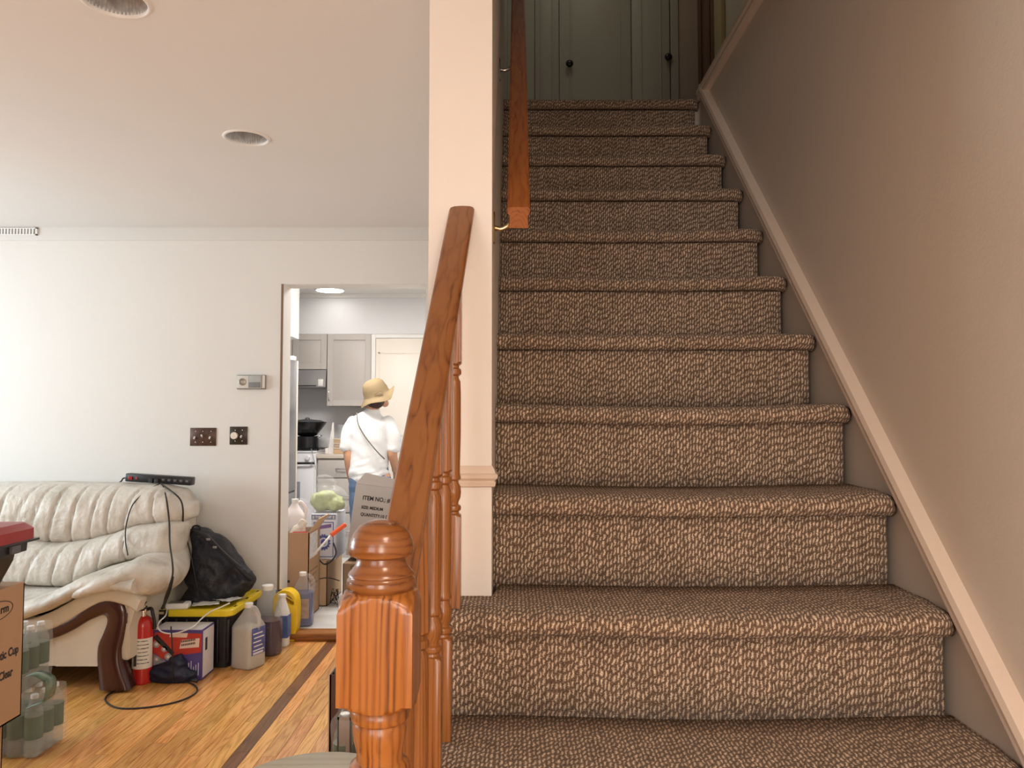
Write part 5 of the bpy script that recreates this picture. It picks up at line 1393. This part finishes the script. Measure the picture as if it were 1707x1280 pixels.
# strap across the back
st_ = [(598, 688, -.075), (602, 706, -.112), (612, 724, -.122), (624, 740, -.124), (636, 754, -.118), (645, 764, -.095)]
tube('bag_strap', [(xp(a_), y_, zs_(b_)) for a_, b_, y_ in st_], .0045, plain('strap_grey', (.16, .14, .12), .7), per, n=8, k=5)

# ============================================================ FAR LEFT STACK
YLf = 2.50
xl = at(38, 1080, YLf).x; zb1, zt1 = at(38, 1192, YLf).z, at(41, 969, YLf).z
lb1, hx1, hy1, h1 = flapbox('cup_carton', 'brown carton printed Plastic Cup Clear, at the left edge of the photo', xl-.50, xl, YLf-.62, YLf, zb1, zt1-.005, m_card, flaps='closed')
def side_text(tx, s, py, y_end, parent, xo, hy_, z0, bold=.001):
    z = at(20, py, 2.44).z-z0
    return text('lettering', tx, s, (xo+.0004, y_end, z), RIGHT, m_ink, parent, align='RIGHT', bold=bold, sx=.82)
ye = hy1
side_text('Plastic Cup', .036, 1087, ye-.022, lb1, hx1, hy1, zb1); side_text('Clear', .036, 1121, ye-.048, lb1, hx1, hy1, zb1)
zl1 = at(10, 1013, 2.42).z-zb1
text('logo_lettering', 'rm', .034, (hx1+.0004, ye-.075, zl1), RIGHT, m_ink, lb1, align='RIGHT', bold=.001)
bm = bmesh.new(); n = 40
rings = []
for r_ in (1, .93):
    for xo_ in (hx1, hx1+.0008): pass
yc_ = ye-.14
addrings(bm, [[Vector((hx1+xo_, yc_+.085*rs*cos(2*pi*i/n), zl1+.030*rs2*sin(2*pi*i/n))) for i in range(n)] for xo_, rs, rs2 in ((0, 1, 1), (.0008, 1, 1), (.0008, .965, .92), (0, .965, .92))], cap=False)
frombm('logo_ring', bm, m_ink, lb1)
yl2 = 2.38
xl2 = xl-.03
lb2, hx2, hy2, h2 = flapbox('carton', 'lower brown carton under the cup carton at the bottom left corner', xl2-.46, xl2, YLf-.62, YLf-.04, 0.001, zb1-.006, m_card, flaps='closed')
for i in range(3): box('lettering', hx2, hx2+.0008, hy2-.13, hy2-.02, h2-.05-.028*i, h2-.042-.028*i, m_ink, lb2)
boxes('mark_frame', [(hx2, hx2+.0008, hy2-.09, hy2-.02, .085, .089), (hx2, hx2+.0008, hy2-.024, hy2-.02, .0, .089)], m_ink, lb2)
# toolbox
tb = thing('toolbox', 'black tool case with red lid on top of the cup carton', 'tool case', (xl-.02, YLf-.08, zt1))
zq = lambda py: at(20, py, YLf-.1).z-zt1
tx1 = at(37, 890, YLf-.1).x-(xl-.02)
m_tred = plain('case_red', (.34, .02, .02), .35, var=.1)
bm = bmesh.new()
addrings(bm, [rrect(-.42, tx1-.08, -.22, .02, .001), rrect(-.44, tx1-.05, -.24, .04, zq(938)), rrect(-.44, tx1-.045, -.24, .04, zq(925)), rrect(-.46, tx1-.015, -.26, .05, zq(922)), rrect(-.46, tx1-.012, -.26, .05, zq(903))])
frombm('case_base', bm, m_black, tb, sharp=35)
bm = bmesh.new()
addrings(bm, [rrect(-.47, tx1, -.27, .06, zq(903)), rrect(-.47, tx1, -.27, .06, zq(884)), rrect(-.46, tx1-.02, -.26, .045, zq(874)), rrect(-.40, tx1-.06, -.2, .0, zq(871))])
frombm('lid', bm, m_tred, tb, sharp=30)
box('lid_band', -.475, tx1+.004, -.275, .064, zq(906), zq(902), m_black, tb, bev=.0015)
box('latch', tx1-.014, tx1-.002, -.06, -.02, zq(921), zq(907), plain('case_grey', (.10, .10, .11), .4), tb, bev=.002)

# water bottle packs in plastic film
m_green = plain('green_label', (.035, .10, .05), .4, var=.4, scale=20)
def water_bottle(name, parent, c, h=.22, r=.031):
    t = lathe(name, [(r*.85, 0), (r, .006), (r, .05), (r*.93, .055), (r, .06), (r, .15), (r*.9, .17), (r*.5, .195), (.012, .20), (.012, .21)], c, m_petb, parent, n=20)
    lathe('label', [(r+.0006, .065), (r+.0008, .066), (r+.0008, .145), (r+.0006, .146)], c, m_green, t, n=20)
    lathe('cap', [(.0135, .208), (.0135, .220), (.012, .222)], c, m_whitep, t, n=14)
    return t
def pack(label, c, nx, ny, handle=False):
    t = thing('bottled_water_pack', label, 'water bottles', c, group='wrapped packs of bottled water')
    for i in range(nx):
        for j in range(ny): water_bottle('bottle', t, (-i*.064, j*.064, .003))
    def fb(bm): addbox(bm, -(nx-1)*.064-.036, .036, -.036, (ny-1)*.064+.036, .004, .222, .02, 3)
    bm = bmesh.new(); addbox(bm, -(nx-1)*.064-.036, .036, -.036, (ny-1)*.064+.036, .002, .226, .022, 3)
    bmesh.ops.subdivide_edges(bm, edges=list(bm.edges), cuts=5, use_grid_fill=True)
    for v in bm.verts:
        d_ = Vector((noise.noise(v.co*28), noise.noise(v.co*28+Vector((5, 5, 5))), 0))*.009
        v.co += d_
    frombm('film', bm, m_film, t, True)
    return t
pw = fl(60, 1268)
w1_ = pack('shrink-wrapped water bottles with green labels on the floor behind the left cartons', (pw.x-.036, pw.y+.04, 0), 4, 3)
w2_ = pack('second wrapped water pack stacked above the one on the floor', (pw.x-.11, pw.y+.06, .228), 3, 3)
q1, q2, q3, q4, q5 = [at(a_, b_, pw.y) for a_, b_ in ((42, 1128), (62, 1122), (84, 1135), (80, 1165), (45, 1180))]
bm = bmesh.new(); P_ = crom([tuple(q1), tuple(q2), tuple(q3), tuple(q4), tuple((q4+q5)/2), tuple(q5)], 6)
rings = []
for i, p_ in enumerate(P_):
    w_ = .020+.016*sin(pi*i/(len(P_)-1))
    rings.append([p_+Vector((0, -w_, 0)), p_+Vector((.002, 0, .004)), p_+Vector((0, w_, 0)), p_+Vector((-.002, 0, -.002))])
addrings(bm, rings)
m_film2 = plain('green_film', (.25, .36, .27), .15, var=.7, scale=25, alpha=.75)
frombm('carry_handle', bm, m_film2, w2_, True).matrix_parent_inverse = Matrix.Translation(-Vector(w2_.location))
sheetbm = bmesh.new(); 

# ============================================================ BOTTOM: round stool, boxes behind newel
SZ = .45
m_lam = oak('pale_laminate', (.50, .45, .33), (.44, .39, .28), (.36, .31, .21), axis='X', freq=60, rough=.4, squeeze=.03, coat=0, offs=(.3, .2))
rs = thing('round_stool', 'round pale laminate stool top beside the newel post at the bottom edge', 'stool', (-.43, 1.675, 0))
lathe('seat', [(.19, SZ-.028), (.205, SZ-.024), (.208, SZ-.014), (.205, SZ-.004), (.198, SZ)], (0, 0, 0), m_lam, rs, n=64)
for i in range(4):
    a_ = pi/4+i*pi/2
    tube('leg', [(.12*cos(a_), .12*sin(a_), SZ-.028), (.17*cos(a_), .17*sin(a_), .0)], .014, m_lam, rs, smooth=False, n=12)
# cartons behind it
Y1 = 2.42
x0_ = at(549, 1180, Y1).x; z1_ = at(560, 1125, Y1).z
ob, hxo, hyo, ho = flapbox('dark_carton', 'open dark brown carton edge just left of the newel post', x0_, x0_+.22, Y1, Y1+.34, .001, z1_, plain('dark_card', (.11, .055, .035), .7, var=.15), flaps=False)
box('cut_edge', -hxo-.004, -hxo, -hyo, hyo, 0, ho, m_card_lt, ob)
box('inner_bag', -hxo+.010, hxo-.010, -hyo+.010, hyo-.010, ho-.06, ho+.018, plain('olive_bag', (.10, .10, .06), .4, var=.4, scale=30, bump=.6, bscale=40), ob, bev=.008)
Y2 = 2.10
x0_ = at(562, 1230, Y2).x
ob2, *_ = flapbox('tan_carton', 'small pale brown carton tucked behind the newel post and stool', x0_, x0_+.038, Y2, Y2+.20, .001, at(570, 1196, Y2).z, plain('greyed_card', (.33, .25, .20), .8), flaps=False)
xw = x0_+.045
w3_ = pack('wrapped green-labelled water bottles between the tan carton and the banister', (xw+.033, Y2+.03, .22), 2, 2)
cr = tag(box('white_sheet', x0_-.035, xw+.12, Y2-.02, Y2+.26, 0.0, .0009, m_whitep), 'flat white sheet on the floor under the small cartons', 'sheet')
sup = thing('white_box', 'white box under the wrapped bottles behind the newel', 'box', (xw+.05, Y2+.06, .001))
box('box', -.055, .055, -.07, .10, 0, .217, m_whitep, sup, bev=.003)
sheetbm.free()

# fixtures outside the frame
fx = thing('foyer_ceiling_lamp', 'flush foyer ceiling lamp above the stair foot', 'ceiling light', (.42, -.10, ZC))
lathe('base', [(.20, 0), (.20, -.02), (.18, -.03)], (0, 0, 0), m_brass, fx)
